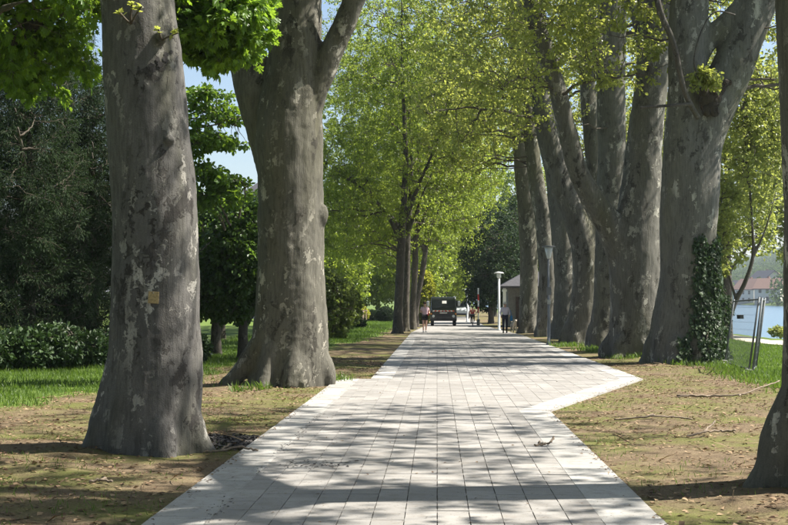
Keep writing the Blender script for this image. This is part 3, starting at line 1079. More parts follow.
d = 58.5
R5 = [limb_px([(563, 348, d, 24), (564, 320, d, 22), (564, 270, d, 21), (560, 220, d, 20), (553, 170, d, 18), (546, 110, d, 16), (540, 30, d, 14), (536, -80, d, 11), (530, -200, d, 6)], 50)]
b = ground(563, 339)
T = tree('plane_tree', 'pale smooth plane trunk in a row, behind the bowed plane tree', AV, (b.x, d, zg(d)), R5,
         [((5.0, d, 18), (5.5, 5, 8), .38), ((9.5, d, 12), (4, 5, 4), .45), ((2.5, d, 11), (3, 2.6, 3), .25)], 28, 'bark_pale', 'leaf_plane', voxel=0.07, amp=0.05, nroot=5, reach=1.15,
         n1=20, n2=180, n3=1500, lpt=14, lsize=0.115)
d = 62.5
R6 = [limb_px([(546, 346, d, 20), (546, 320, d, 18), (547, 270, d, 17), (543, 220, d, 16), (536, 180, d, 16), (530, 130, d, 14), (524, 60, d, 12), (516, -40, d, 10), (508, -140, d, 6)], 50)]
b = ground(546, 337)
T = tree('plane_tree', 'dark slender plane trunk rising close beside the grey lamp post', AV, (b.x, d, zg(d)), R6,
         [((3.5, d, 17), (5.5, 5, 8), .38), ((1.5, d, 10.5), (3, 2.6, 3), .25)], 29, 'bark_pale', 'leaf_plane', voxel=0.07, amp=0.05, nroot=5, reach=1.15,
         n1=20, n2=180, n3=1500, lpt=14, lsize=0.115)
d = 69.5
R7 = [limb_px([(528, 342, d, 21), (528, 318, d, 19), (529, 270, d, 18), (527, 220, d, 18), (522, 170, d, 16), (518, 110, d, 14), (512, 20, d, 11), (508, -80, d, 6)], 50)]
b = ground(528, 333)
T = tree('plane_tree', 'stout plane trunk next to the small pavilion, end of the avenue row', AV, (b.x, d, zg(d)), R7,
         [((3.8, d, 17), (5.5, 5, 8), .38), ((8.5, d, 11.5), (4, 5, 4), .45), ((1.6, d, 10), (2.6, 2.6, 3), .2)], 30, 'bark_pale', 'leaf_plane', voxel=0.07, amp=0.05, nroot=5, reach=1.15,
         n1=20, n2=180, n3=1500, lpt=14, lsize=0.115)

# unseen trees added out of view, continuing the rows, to block the open sky
def copy_tree(src, loc, rot, label):
    c = src.copy()
    C.objects.link(c)
    c.location = loc
    c.rotation_euler = (0, 0, rot)
    c['label'] = label
    for ch in src.children:
        if ch.name.startswith('leaf'):
            continue
        k = ch.copy()
        C.objects.link(k)
        k.parent = c
    return c


copy_tree(T, (5.2, -3.0, 0.0), 1.2, 'plane tree continuing the river-side row past the lone dark trunk')
copy_tree(T, (5.6, -15.0, 0.05), 3.9, 'unseen plane tree added two places past the lone dark trunk to block sky light')
copy_tree(T2, (-3.8, -1.5, 0.0), 2.4, 'plane tree continuing the row past the tagged trunk')
copy_tree(T2, (-4.2, -14.0, 0.05), 5.0, 'plane tree two places past the tagged trunk')
copy_tree(T, (-13.0, 9.0, 0.0), 0.4, 'unseen plane tree added on the west lawn beside the maple to block sky light')
copy_tree(T2, (-15.0, -4.0, 0.0), 0.9, 'unseen plane tree added far out on the west lawn to block sky light')

# ------------------------------------------------------------------ lindens closing the west side
LG = 'lindens at the path bend'
for (px, dd_, w, tx, lab, seed, vols) in (
        (398, 69, 9.5, 402, 'thickest bright green linden at the path bend', 41, [((-3.2, 69, 13), (5.2, 5, 8.5), 1), ((-4.6, 68, 7.0), (3.4, 3.4, 3.6), .55), ((-.2, 68, 13), (3.2, 3.5, 7), .5)]),
        (406, 74, 7.2, 408, 'linden trunk wedged between the thick linden and a paler one', 42, [((-2.6, 75, 12), (5, 4.5, 8), 1), ((-4.5, 75, 6.5), (3.5, 3.5, 3.0), .4)]),
        (413, 79, 7.0, 416, 'paler linden trunk next to the leaning dark one', 43, [((-1.4, 80, 12.5), (5, 4.5, 8.5), 1), ((1.2, 80, 9), (3, 3, 4), .4)]),
        (416, 87, 6.2, 426, 'dark linden trunk leaning toward the parked truck', 44, [((0.0, 88, 13), (5.5, 5, 9), 1), ((-4.0, 88, 7.0), (4, 3.5, 4), .4)])):
    p = ground(px, 302 + 2145 / dd_)
    k = dd_ / F
    x0, y0, z0 = p.x, dd_, zg(dd_)
    xt = at(tx, 230, dd_).x
    r = w * k / 2
    lm = [limb_w([(x0, y0, z0 - .2, r * 1.15), (x0, y0, z0 + 1.2, r), ((x0 + xt) / 2, y0, 2.8, r * .92), (xt, y0, 5.2, r * .85), (xt + .2, y0, 9, r * .6), (xt, y0, 14, r * .36), (xt, y0, 19, r * .15)], 50),
          limb_w([(xt, y0, 4.4, r * .6), (xt - .9, y0 - .4, 6.2, r * .45), (xt - 2.4, y0 - .8, 7.6, r * .3), (xt - 4.0, y0 - 1, 8.4, r * .16)], 24),
          limb_w([(xt, y0, 5.2, r * .5), (xt + .9, y0 - .3, 7.6, r * .4), (xt + 2.0, y0 - .5, 10.2, r * .25), (xt + 2.8, y0 - .6, 13, r * .14)], 24)]
    tree('linden_tree', lab, LG, (x0, y0, z0), lm, vols, seed, 'bark_dark', 'leaf_linden', voxel=0.06, amp=0.03, nroot=5, reach=1.5,
         n1=26, n2=230, n3=3300, lpt=17, lsize=0.11, shape='kite', droop=0.8, clump=0.25, twig_len=1.8)

# ------------------------------------------------------------------ maples and evergreens on the west lawn
rngm = np.random.default_rng(77)


def simple_tree(name, label, cat_group, x, y, h, r, vols, seed, bark, leaf, lean=(0, 0), voxel=0.06, limbs=4, z0=None, **kw):
    rg = np.random.default_rng(seed)
    zb = zg(y) if z0 is None else z0
    top = (x + lean[0], y + lean[1], zb + h * .92)
    lm = [limb_w([(x, y, zb - .2, r * 1.2), (x + lean[0] * .1, y + lean[1] * .1, zb + h * .15, r), (x + lean[0] * .45, y + lean[1] * .45, zb + h * .45, r * .7), top + (r * .12,)], 40)]
    for i in range(limbs):
        a = 6.283 * i / limbs + rg.random()
        z = h * (0.22 + 0.45 * i / max(1, limbs))
        f = z / (h * .92)
        q = np.array((x + lean[0] * f, y + lean[1] * f, zb + z))
        R_ = h * .28
        lm.append(limb_w([tuple(q) + (r * .5,), (q[0] + math.cos(a) * R_ * .5, q[1] + math.sin(a) * R_ * .5, q[2] + h * .12, r * .34), (q[0] + math.cos(a) * R_, q[1] + math.sin(a) * R_, q[2] + h * .24, r * .14)], 16))
    return tree(name, label, cat_group, (x, y, zb), lm, vols, seed, bark, leaf, voxel=voxel, amp=0.03, nroot=5, reach=1.6, **kw)


# maple whose low boughs hang in front of the second trunk
MX, MY = -9.6, 22.0
mlimbs = [limb_w([(MX, MY, -.3, .36), (MX, MY, 1.5, .3), (MX + .2, MY, 4, .27), (MX + .3, MY, 8, .2), (MX, MY, 12, .08)], 40),
          limb_w([(MX + .1, MY, 3.6, .18), (MX + 1.6, MY + .2, 5.6, .14), (MX + 3.6, MY + .3, 6.9, .10), (MX + 5.2, MY + .2, 7.2, .06), (MX + 6.5, MY, 7.0, .03)], 40),
          limb_w([(MX + .1, MY, 3.2, .15), (MX + 1.2, MY - 1, 5, .11), (MX + 2.6, MY - 2, 6, .07), (MX + 3.6, MY - 2.6, 6.2, .03)], 30),
          limb_w([(MX, MY, 4.5, .16), (MX + .8, MY + 1.6, 7, .12), (MX + 2.2, MY + 2.6, 9, .07), (MX + 3.4, MY + 3.2, 10, .03)], 30)]
mp = [((-7.4, 22, 7.3), (2.2, 2.6, 1.6), 1.0), ((-3.8, 22.2, 6.45), (1.1, 1.2, .95), .55), ((-4.9, 22.4, 6.9), (.9, 1.3, .75), .3), ((-9.2, 22, 10), (3.4, 3.4, 3.2), .7), ((-7.3, 23, 5.8), (1.3, 1.4, .8), .15)]
maple = tree('maple_tree', 'maple with fresh green boughs hanging over the lawn and across the forked trunk', None, (MX, MY, zg(MY)), mlimbs, mp, 51, 'bark_dark', 'leaf_maple', voxel=0.06, amp=0.03,
             nroot=5, leaf_parts=300, n1=24, n2=200, n3=2500, lpt=13, lsize=0.125, shape='lobed', droop=0.9, clump=0.3, cs=0.8, twig_len=0.9, spread=0.14)

for (x_, y_, lab_) in ((-13.6, 12.0, 'maple out on the west lawn past the tagged trunk'), (-11.5, 1.0, 'second maple out on the west lawn past the tagged trunk'), (-17.5, 20.0, 'unseen maple added beyond the hedge end to block sky light')):
    copy_tree(maple, (x_, y_, zg(y_)), 0.0, lab_)  # maple copies outside the view, added to block sky light from the west

# dark yews behind the first trunk
YG = 'dark yews on the west lawn'
for (px, d, h, rad, lab, seed) in ((28, 33.0, 8.6, 1.9, 'tall dark yew rising behind the laurel hedge', 61), (92, 35.5, 8.0, 1.8, 'dark yew half covered by the tagged grey trunk', 62),
                                   (-35, 35.0, 10.0, 2.3, 'dark yew at the far end of the laurel hedge', 63), (62, 40.0, 10.5, 2.4, 'tallest yew, deep behind the other yews', 64)):
    p = at(px, 297, d)
    vols = [((p.x, d, h * .22), (rad, rad, h * .22), .8), ((p.x, d, h * .48), (rad * .95, rad, h * .28), 1.0), ((p.x, d, h * .76), (rad * .7, rad * .7, h * .24), .6)]
    simple_tree('yew_tree', lab, YG, p.x, d, h, .2, vols, seed, 'bark_dark', 'leaf_dark', n1=40, n2=280, n3=2800, lpt=34, lsize=0.10, shape='needle', droop=.6, up=-.05, clump=.12, twig_len=1.0, spread=.16, limbs=3, voxel=.08)

# small dark broadleaved trees in the gap between the two trunks
DG = 'small dark trees in the gap'
for (px, py, h, rad, lab, seed, lf) in ((216, 356, 4.7, 1.35, 'small dark tree with a crooked stem beyond the lawn', 65, 'leaf_mid'), (243, 360, 4.6, 1.2, 'small dark tree standing just behind the buttressed trunk', 66, 'leaf_mid'),
                                        (190, 352, 5.4, 1.5, 'small dark tree mostly hidden behind the tagged trunk', 67, 'leaf_mid'), (262, 344, 6.2, 2.2, 'dense dark tree behind the forked trunk', 68, 'leaf_mid'),
                                        (222, 341, 6.0, 2.0, 'dark rounded tree closing the view across the lawn', 69, 'leaf_dark')):
    p = ground(px, py)
    vols = [((p.x, p.y, h * .62), (rad, rad, h * .36), 1.0), ((p.x - .4, p.y, h * .40), (rad * 1.15, rad, h * .2), .5)]
    simple_tree('small_tree', lab, DG, p.x, p.y, h * .9, .15, vols, seed, 'bark_dark', lf, n1=24, n2=170, n3=1500, lpt=17, lsize=0.105, shape='simple', droop=.6, clump=.12, twig_len=.9, spread=.15, limbs=3, voxel=.06)

# hornbeam whose layered sprays stand against the sky
px_, d = 150, 34.0
p = at(px_, 297, d)
hv = []
for (qx, qy, rx, rz, w) in ((205, 95, .75, .16, 1), (222, 118, .7, .13, .7), (213, 108, .8, .14, .8), (208, 140, .75, .2, 1), (224, 145, .65, .12, .6), (202, 172, .8, .22, .9), (226, 182, .8, .14, .8), (214, 200, .9, .35, 1.2), (196, 120, .6, .5, .8), (236, 196, .5, .3, .6), (190, 150, .5, .8, .8)):
    q = at(qx, qy, d)
    hv.append(((q.x, d, q.z), (rx, .9, rz), w))
simple_tree('hornbeam_tree', 'hornbeam with layered light green sprays against the open sky', None, p.x, d, 8.5, .17, hv, 70, 'bark_dark', 'leaf_maple', n1=26, n2=150, n3=620, lpt=11, lsize=0.11, shape='simple',
            droop=.5, clump=.42, twig_len=.6, spread=.1, limbs=3, voxel=.06)


def shrub(name, label, group, x, y, rad, h, seed, leaf, n=900, lpt=10, lsize=0.09, shape='simple', cat='shrub', droop=.3, clump=.1, rx=None, shell=.3):
    """several stems from the ground carrying a leafy volume"""
    rg = np.random.default_rng(seed)
    zb = zg(y) - .02
    root = thing(name, label, cat, (x, y, zb), 0, group)
    rx = rx or rad
    lm = []
    for i in range(6):
        a = rg.random() * 6.28
        lm.append(limb_w([(x + .1 * math.cos(a), y + .1 * math.sin(a), zb - .05, .03), (x + .35 * rx * math.cos(a), y + .35 * rad * math.sin(a), zb + h * .4, .022), (x + .6 * rx * math.cos(a), y + .6 * rad * math.sin(a), zb + h * .75, .01)], 12))
    vols = [((x, y, zb + h * .48), (rx, rad, h * .50), 1.0)]
    br, lf = grow(lm, vols, rg, n1=16, n2=90, n3=n, lpt=lpt, lsize=lsize, shape=shape, droop=droop, clump=clump, twig_len=.5, shell=shell, spread=.08)
    mb = MB()
    o = np.array((x, y, zb))
    for P, R in lm:
        mb.add(*tubes((P - o)[None], R[None], 6, True))
    add_obj('stems', mesh_np('stems', np.concatenate(mb.V), [np.concatenate(f) for f in mb.Fs.values()], None, True), 'twig', root)
    add_obj('branches', branch_mesh('branches', br, o), 'twig', root)
    base = lf[0]
    keep = base[:, 2] > zb + .01
    lf = tuple(a[keep] if isinstance(a, np.ndarray) else a for a in lf)
    add_obj('foliage', crown_mesh('foliage', lf, o), leaf, root)
    return root


HG = 'laurel bushes forming the low hedge'
for i, px in enumerate((-12, 22, 55, 86, 118, 150, 182)):
    p = ground(px, 372 - i * 1.2)
    labs = ['laurel bush at the outer end of the low hedge', 'glossy laurel bush below the tall dark yew', 'laurel bush in the middle of the low hedge', 'laurel bush next to the tagged grey trunk',
            'laurel bush hidden behind the tagged grey trunk', 'laurel bush behind the tagged trunk, near the small trees', 'laurel bush ending the hedge by the small trees']
    shrub('laurel_bush', labs[i], HG, p.x, p.y, .75, .95 + .1 * ((i * 7) % 3), 80 + i, 'leaf_ivy', n=700, lpt=9, lsize=.12, cat='bush')

# shrubs between the forked trunk and the lindens
shrub('shrub', 'tall loose green shrub beside the forked trunk', None, *ground(331, 340)[:2], 1.1, 3.2, 91, 'leaf_soft', n=520, lpt=12, lsize=.13)
shrub('shrub', 'broad green shrub on the far lawn behind the loose one', None, *ground(342, 331)[:2], 1.2, 2.9, 92, 'leaf_soft', n=900, lpt=10, lsize=.14)
shrub('shrub', 'low dark shrub spreading on the far lawn', None, *ground(348, 328.5)[:2], .8, .85, 93, 'leaf_dark', n=800, lpt=10, lsize=.10, rx=1.2)
shrub('shrub', 'yellow-green shrub above the pinkish wall stub', None, *ground(357, 322.5)[:2], 1.0, 1.5, 94, 'leaf_yellow', n=500, lpt=9, lsize=.14)
shrub('shrub', 'bright yellow shrub behind the jogger', None, *ground(423, 323)[:2], 1.1, 4.4, 95, 'leaf_yellow', n=1000, lpt=9, lsize=.16, rx=1.0)
TG = 'clipped round bushes on the far lawn'
shrub('clipped_bush', 'smaller clipped round bush on the far lawn', TG, *ground(371.7, 322)[:2], .6, 1.05, 96, 'leaf_dark', n=1200, lpt=10, lsize=.06, clump=0, shell=.12, cat='bush')
shrub('clipped_bush', 'bigger clipped round bush next to the thick linden', TG, *ground(385, 322.5)[:2], .75, 1.35, 97, 'leaf_dark', n=1400, lpt=10, lsize=.06, clump=0, shell=.12, cat='bush')

# evergreen behind the pavilion and trees closing the far end of the avenue
far = [(491, 100, 9.0, 2.6, 'leaf_dark', 'dark evergreen behind the white lamp post'), (516, 104, 10.5, 2.8, 'leaf_dark', 'dark evergreen rising over the pavilion roof'),
       (446, 128, 13, 4.5, 'leaf_linden', 'bright tree at the very end of the path, above the truck'), (468, 140, 15, 5, 'leaf_linden', 'bright tree at the end of the path above the cyclist'),
       (410, 120, 12, 4.5, 'leaf_linden', 'bright tree behind the leaning linden'), (378, 125, 12, 5, 'leaf_linden', 'green tree behind the clipped bushes'),
       (350, 130, 12, 5, 'leaf_linden', 'light green tree across the far lawn'), (330, 112, 9.5, 4, 'leaf_linden', 'green tree far behind the loose shrub'),
       (495, 150, 32, 8, 'leaf_linden', 'tall bright tree far behind the dark evergreens'), (425, 165, 36, 9, 'leaf_linden', 'tallest tree in the distance past the lindens'),
       (365, 165, 36, 9, 'leaf_linden', 'tall tree in the distance beyond the lawn')]
FG = 'trees closing the far end of the avenue'
for i, (px, d, h, rad, lf, lab) in enumerate(far):
    p = at(px, 297, d)
    vols = [((p.x, d, h * .55), (rad, rad, h * .45), 1.0), ((p.x, d, h * .25), (rad * .9, rad * .8, h * .2), .5)]
    simple_tree('far_tree', lab, FG, p.x, d, h, .22, vols, 110 + i, 'bark_dark', lf, n1=24, n2=150, n3=1000 if h < 25 else 2000, lpt=18, lsize=(0.24 if h < 25 else .3) if lf != 'leaf_dark' else .17, shape='kite', droop=.7, clump=.12, twig_len=1.6, spread=.3, limbs=3, voxel=.1)

# riverside trees
RG = 'riverside trees'
d = 44.0
b = ground(722, 351)
lm = [limb_px([(720, 356, b.y, 8), (724, 335, b.y, 6.5), (734, 305, b.y, 5.2), (746, 280, b.y, 4.4), (753, 255, b.y, 3.6), (752, 220, b.y, 3), (748, 170, b.y, 2.4), (742, 110, b.y, 1.6)], 40),
      limb_px([(736, 300, b.y, 3.2), (728, 270, b.y, 2.6), (722, 235, b.y, 2.2), (722, 190, b.y, 1.6)], 24),
      limb_px([(751, 262, b.y, 3), (765, 230, b.y, 2.5), (776, 190, b.y, 1.8), (782, 140, b.y, 1.2)], 24)]
q = at(722, 215, b.y); q2 = at(752, 160, b.y); q3 = at(772, 120, b.y); q4 = at(715, 260, b.y); q5 = at(735, 90, b.y)
tree('riverside_tree', 'leaning thin-stemmed tree with pale leaves beside the ivy-clad trunk', RG, (b.x, b.y, zg(b.y)), lm,
     [((q.x, q.y, q.z), (.9, 1.2, 1.3), .8), ((q2.x, q2.y, q2.z), (1.2, 1.4, 1.6), 1), ((q3.x, q3.y, q3.z), (1.1, 1.3, 2.0), .8), ((q4.x, q4.y, q4.z), (.5, .8, .9), .4), ((q5.x, q5.y, q5.z), (1.4, 1.5, 1.6), .8)],
     120, 'bark_dark', 'leaf_river', voxel=.035, amp=.015, nroot=4, n1=22, n2=140, n3=1300, lpt=10, lsize=.11, clump=.3, cs=.9, twig_len=.8)
for (x, y, h, rad, lab, seed) in ((12.4, 56, 13, 3.2, 'tall pale-leaved tree on the bank behind the leaning one', 121), (10.8, 66, 12, 3.0, 'pale-leaved tree on the lawn behind the avenue trunks', 122),
                                  (11.4, 80, 13, 3.4, 'pale-leaved tree deep on the lawn toward the river', 123), (16.5, 60, 14, 3.0, 'tall tree at the edge of the river bank', 124), (9.5, 92, 12, 3.5, 'tree behind the pavilion on the river side', 125)):
    vols = [((x, y, h * .62), (rad, rad, h * .34), 1.0), ((x, y, h * .38), (rad * .8, rad * .8, h * .16), .3)]
    simple_tree('riverside_tree', lab, RG, x, y, h, .2, vols, seed, 'bark_dark', 'leaf_river', n1=22, n2=140, n3=1300, lpt=12, lsize=.17, shape='kite', clump=.3, twig_len=1.2, spread=.2, limbs=4, voxel=.07)
shrub('shrub', 'dark upright shrub between the ivy-clad trunk and the leaning tree', None, *ground(717, 352)[:2], .5, 2.3, 98, 'leaf_dark', n=800, lpt=10, lsize=.08, droop=.8)
shrub('shrub', 'low light green shrub at the water edge', None, 16.3, 62.0, .5, .55, 99, 'leaf_river', n=160, lpt=9, lsize=.08, rx=.7)

# ------------------------------------------------------------------ ivy, tag and sprouts on the trunks
def trunk_samples(root, n, rng, test):
    tr = [c for c in root.children if c.name.startswith('trunk')][0]
    me = tr.data
    k = len(me.vertices)
    V = np.empty(k * 3, np.float32); me.vertices.foreach_get('co', V)
    N = np.empty(k * 3, np.float32); me.vertices.foreach_get('normal', N)
    V = V.reshape(-1, 3) + np.array(root.location); N = N.reshape(-1, 3)
    ok = np.nonzero(test(V, N))[0]
    j = rng.choice(ok, n)
    return V[j], N[j]


rg = np.random.default_rng(200)
zt = at(700, 238, 35.7).z


def ivy_test(V, N):
    h = V[:, 2] / zt
    ang = N[:, 0] * 0.55 - N[:, 1] * 0.83            # towards the river and the viewer
    f = fnoise(V, 1.8, 0.7)
    return (V[:, 2] < zt * (1 + .12 * f)) & (ang > 0.42 + 0.22 * h + 0.45 * f + .35 * fnoise(V, 5.0, 2.2) - 0.2 * (h < .25)) & (V[:, 2] > -.2) & (np.hypot(V[:, 0] - T_IVY.location[0], V[:, 1] - T_IVY.location[1]) < .97 + .25 * (V[:, 2] < .5)) & (N[:, 0] > -.15 + .25 * h)


iv, inn = trunk_samples(T_IVY, 5600, rg, ivy_test)
iv = iv + inn * (0.01 + 0.05 * rg.random((len(iv), 1))) + rg.normal(size=iv.shape) * .04
tip = unit(np.array([0, 0, -1.0]) + 0.5 * inn + 0.6 * rg.normal(size=iv.shape))
ivr = thing('ivy', 'glossy dark ivy climbing the foot of the massive forked plane tree', 'ivy', tuple(T_IVY.location))
o_ = np.array(T_IVY.location)
tag(add_obj('foliage', leaf_mesh('foliage', iv - o_, tip, unit(inn + .5 * rg.normal(size=iv.shape)), .065 + .05 * rg.random(len(iv)), 'lobed', rg.random(len(iv)) ** 1.3), 'leaf_ivy', ivr), kind='stuff')
im = MB()
for i in range(9):
    s = trunk_samples(T_IVY, 60, rg, ivy_test)[0]
    s = s[np.argsort(s[:, 2])][:: 5]
    s[:, 0] += np.linspace(0, .1, len(s))
    x0 = s[0, :2].copy()
    P = catmull(np.concatenate([s, np.full((len(s), 1), .018)], 1), 40)
    im.add(*tubes((P[:, :3] - o_)[None], np.full((1, 40), .016), 5, True))
add_obj('stem', mesh_np('stem', np.concatenate(im.V), [np.concatenate(f) for f in im.Fs.values()], None, True), 'twig', ivr)

M['tag'] = plain('weathered yellow tag', (0.33, 0.24, 0.11), 0.7, vary=0.4, scale=40)
p = at(153.5, 297.5, 14.6 - .49)
tb = MB().box((0, 0, 0), (.115, .008, .13), (0, .06, 0.08))
tgo = tb.build('tree_tag', 'tag', None, bevel=.003)
tgo.location = p
tag(tgo, 'small square ochre-yellow tag fixed to the grey plane trunk', 'tag')
nl = MB().lathe([(.006, -.004), (.006, .004), (.0, .006)], (0, 0, 0), 8)
M['steel'] = plain('galvanised steel', (0.38, 0.40, 0.41), 0.42, 0.85, 0.5, 0.15, 14)
no = nl.build('nail', 'steel', tgo)
no.location = (0, -.006, .05); no.rotation_euler = (math.pi / 2, 0, 0)


def sprout(px, py, d, dirs, label, seed):
    rg = np.random.default_rng(seed)
    p = at(px, py, d)
    root = thing('sprout', label, 'twig', p, 0, 'leafy sprouts on the tagged trunk')
    mb = MB(); cen = []; tips = []
    for (dx, dy, dz) in dirs:
        P = limb_w([(0, 0, 0, .012), (dx * .4, dy, dz * .35, .009), (dx * .8, dy * 1.5, dz * .8, .006), (dx, dy * 1.7, dz, .003)], 12)
        mb.add(*tubes(P[0][None], P[1][None], 5, True))
        for k in range(5):
            q = P[0][5 + k + 1]
            cen.append(q); tips.append((rg.normal(), rg.normal() * .6 - .3, rg.normal() * .6 + .2))
    add_obj('stem', mesh_np('stem', np.concatenate(mb.V), [np.concatenate(f) for f in mb.Fs.values()], None, True), 'twig', root)
    lm = leaf_mesh('leaf', np.zeros((1, 3)), np.array([[0, 1.0, 0]]), np.array([[0, 0, 1.0]]), .075, 'lobed', np.array([.7]))
    for c, t in zip(cen, tips):
        o = add_obj('leaf', lm, 'leaf_plane', root, tuple(c))
        o.rotation_euler = Vector(t).to_track_quat('Y', 'Z').to_euler()


tr1 = [c for c in T1.children if c.name.startswith('trunk')][0].data
tv = np.empty(len(tr1.vertices) * 3, np.float32); tr1.vertices.foreach_get('co', tv)
tn = np.empty(len(tr1.vertices) * 3, np.float32); tr1.vertices.foreach_get('normal', tn)
tv = tv.reshape(-1, 3) + np.array(T1.location); tn = tn.reshape(-1, 3)
fl = leaf_mesh('bark_flake', np.zeros((1, 3)), np.array([[0, 1.0, 0]]), np.array([[0, 0, 1.0]]), 1.0, 'lobed', np.array([.1]))
M['flake'] = plain('dark old bark flake', (0.035, 0.032, 0.030), .95, vary=.4, scale=30)
rgf = np.random.default_rng(17)
for (fx, fy, fs) in ((146, 70, .10), (151, 72, .08), (155, 66, .09), (160, 67, .08), (163, 60, .08), (165, 54, .07), (158, 61, .06), (142, 72, .06), (168, 48, .05), (150, 66, .06), (149, 77, .05)):
    q = at(fx, fy, 14.2)
    k_ = np.argmin(np.linalg.norm((tv - np.array(q)) * np.array((1, .15, 1)), axis=1) + 5 * (tn[:, 1] > -.2))
    nv = Vector(tn[k_]).normalized()
    a_ = rgf.random() * 6.28
    yv = (Vector((math.cos(a_), 0, math.sin(a_))) - nv * nv.dot(Vector((math.cos(a_), 0, math.sin(a_))))).normalized()
    xv = yv.cross(nv)
    o = add_obj('bark_flake', fl, 'flake', T1)
    o.matrix_local = Matrix.Translation(Vector(tv[k_]) + nv * .008 - Vector(T1.location)) @ Matrix((xv, yv, nv)).transposed().to_4x4() @ Matrix.Diagonal((fs, fs, fs * .3, 1))
sprout(131, 24, 14.6 - .42, [(-.10, -.08, .10), (.16, -.10, .16), (.05, -.1, .2)], 'leafy shoot on the upper burr of the tagged trunk', 1)
sprout(162, 40, 14.6 - .42, [(-.02, -.06, .10), (.20, -.06, .06)], 'bare-looking shoot on the lower burr of the tagged trunk', 2)

# ------------------------------------------------------------------ far bank, hill, houses
hx = np.linspace(60, 1500, 70)
hy = np.linspace(250, 2400, 80)
HX, HY = np.meshgrid(hx, hy)
sx = HX - (95 + 0.075 * (HY - 250))          # distance inland of the far shore
q = np.stack([HX, HY, 0 * HX], -1).reshape(-1, 3)
HZ = -2.4 + np.clip(sx, -6, 12) * .22 + np.clip(sx - 25, 0, 260) * .26 + (fnoise(q, .012, 1.2) * 12 + fnoise(q, .03, .3) * 4).reshape(HX.shape) * np.clip((sx - 30) / 120, 0, 1)
Ih = np.arange(HX.size).reshape(HX.shape)
HFc = np.stack([Ih[:-1, :-1], Ih[:-1, 1:], Ih[1:, 1:], Ih[1:, :-1]], -1).reshape(-1, 4)
hme = mesh_np('hill', np.stack([HX, HY, HZ], -1).reshape(-1, 3), [HFc], None, True)
M['hill'] = plain('wooded slope', (0.06, 0.085, 0.03), 0.95, vary=.35, scale=.08, spec=.05)
tag(add_obj('hill', hme, 'hill'), 'wooded hill on the far river bank', kind='structure')


def hill_z(x, y):
    i = np.clip(np.searchsorted(hx, x) - 1, 0, len(hx) - 2); j = np.clip(np.searchsorted(hy, y) - 1, 0, len(hy) - 2)
    u = (x - hx[i]) / (hx[1] - hx[0]); v = (y - hy[j]) / (hy[1] - hy[0])
    return (HZ[j, i] * (1 - u) * (1 - v) + HZ[j, i + 1] * u * (1 - v) + HZ[j + 1, i] * (1 - u) * v + HZ[j + 1, i + 1] * u * v)


rg = np.random.default_rng(300)
nt = 2600
wy = 300 + 900 * rg.random(nt)
wx = 97 + 0.075 * (wy - 250) + 230 * rg.random(nt) ** 1.4 + 4
ratio = wx / wy
keep = (ratio > .17) & (ratio < .33)
for hpx, hD in ((752, 520), (766, 560), (779, 590), (772, 480), (741, 610)):      # open ground in front of the houses
    hq = at(hpx, 297, hD)
    keep &= ~((np.abs(ratio - hq.x / hD) < .007) & (wy < hD + 8) & (wy > hD - 90))
wx, wy = wx[keep], wy[keep]
wz = hill_z(wx, wy)
nt = len(wx)
K = 100
dirs = unit(rg.normal(size=(nt, K, 3)))
rad = (3.0 + 2.5 * rg.random(nt))[:, None, None]
cen = np.stack([wx, wy, wz + 4.0], -1)[:, None, :] + dirs * rad * np.array((1, 1, 1.25))
var = np.clip(.5 + .33 * rg.normal(size=nt)[:, None] + .15 * rg.normal(size=(nt, K)), 0, 1)
wm = leaf_mesh('far_wood', cen.reshape(-1, 3), unit(rg.normal(size=(nt * K, 3)) + np.array((0, 0, -.5))), unit(dirs.reshape(-1, 3) + .4 * rg.normal(size=(nt * K, 3))), 1.25, 'kite', var.ravel())
tag(add_obj('far_wood', wm, 'leaf_hill'), 'spring woods covering the far river bank', 'woods', kind='stuff')

M['render_wall'] = plain('pale plaster', (0.66, 0.60, 0.52), .85, vary=.08)
M['roof_tile'] = plain('brown roof tile', (0.20, 0.12, 0.09), .85, vary=.25)
M['slate'] = plain('dark slate roof', (0.055, 0.053, 0.06), .7, vary=.25)
M['window_dark'] = plain('window glass', (0.03, 0.035, 0.04), .12, spec=.6)
M['white'] = plain('white paint', (0.72, 0.72, 0.70), .5, vary=.06)
M['timber'] = plain('dark timber', (0.07, 0.05, 0.04), .8, vary=.3)


def house(x, y, w, l, h, rot, label, roof='roof_tile'):
    z = float(hill_z(np.array(x), np.array(y)))
    r = thing('house', label, 'house', (x, y, z - .5), rot, 'houses on the far river bank')
    MB().prism([(-w / 2, -2), (w / 2, -2), (w / 2, h), (0, h + w * .42), (-w / 2, h)], -l / 2, l / 2).build('wall', 'render_wall', r)
    rf = MB()
    for s in (-1, 1):
        rf.prism([(0, h + w * .42 + .25), (s * (w / 2 + .6), h - .25), (s * (w / 2 + .6), h - .55), (0, h + w * .42 - .02)], -l / 2 - .5, l / 2 + .5)
    ro = rf.build('roof', roof, r)
    MB().box((w * .2, l * .2, h + w * .42), (.8, .8, 1.8)).build('chimney', 'roof_tile', ro)
    for fl in range(max(1, int(h // 2.8))):
        for s in (-1, 1):
            for k in range(3):
                MB().box((s * (w / 2 + .02), (k - 1) * l * .28, 1.7 + fl * 2.8), (.1, 1.1, 1.4)).build('window', 'window_dark', r)
        for k in range(2):
            MB().box(((k - .5) * w * .45, -l / 2 - .02, 1.7 + fl * 2.8), (1.1, .1, 1.4)).build('window', 'window_dark', r)


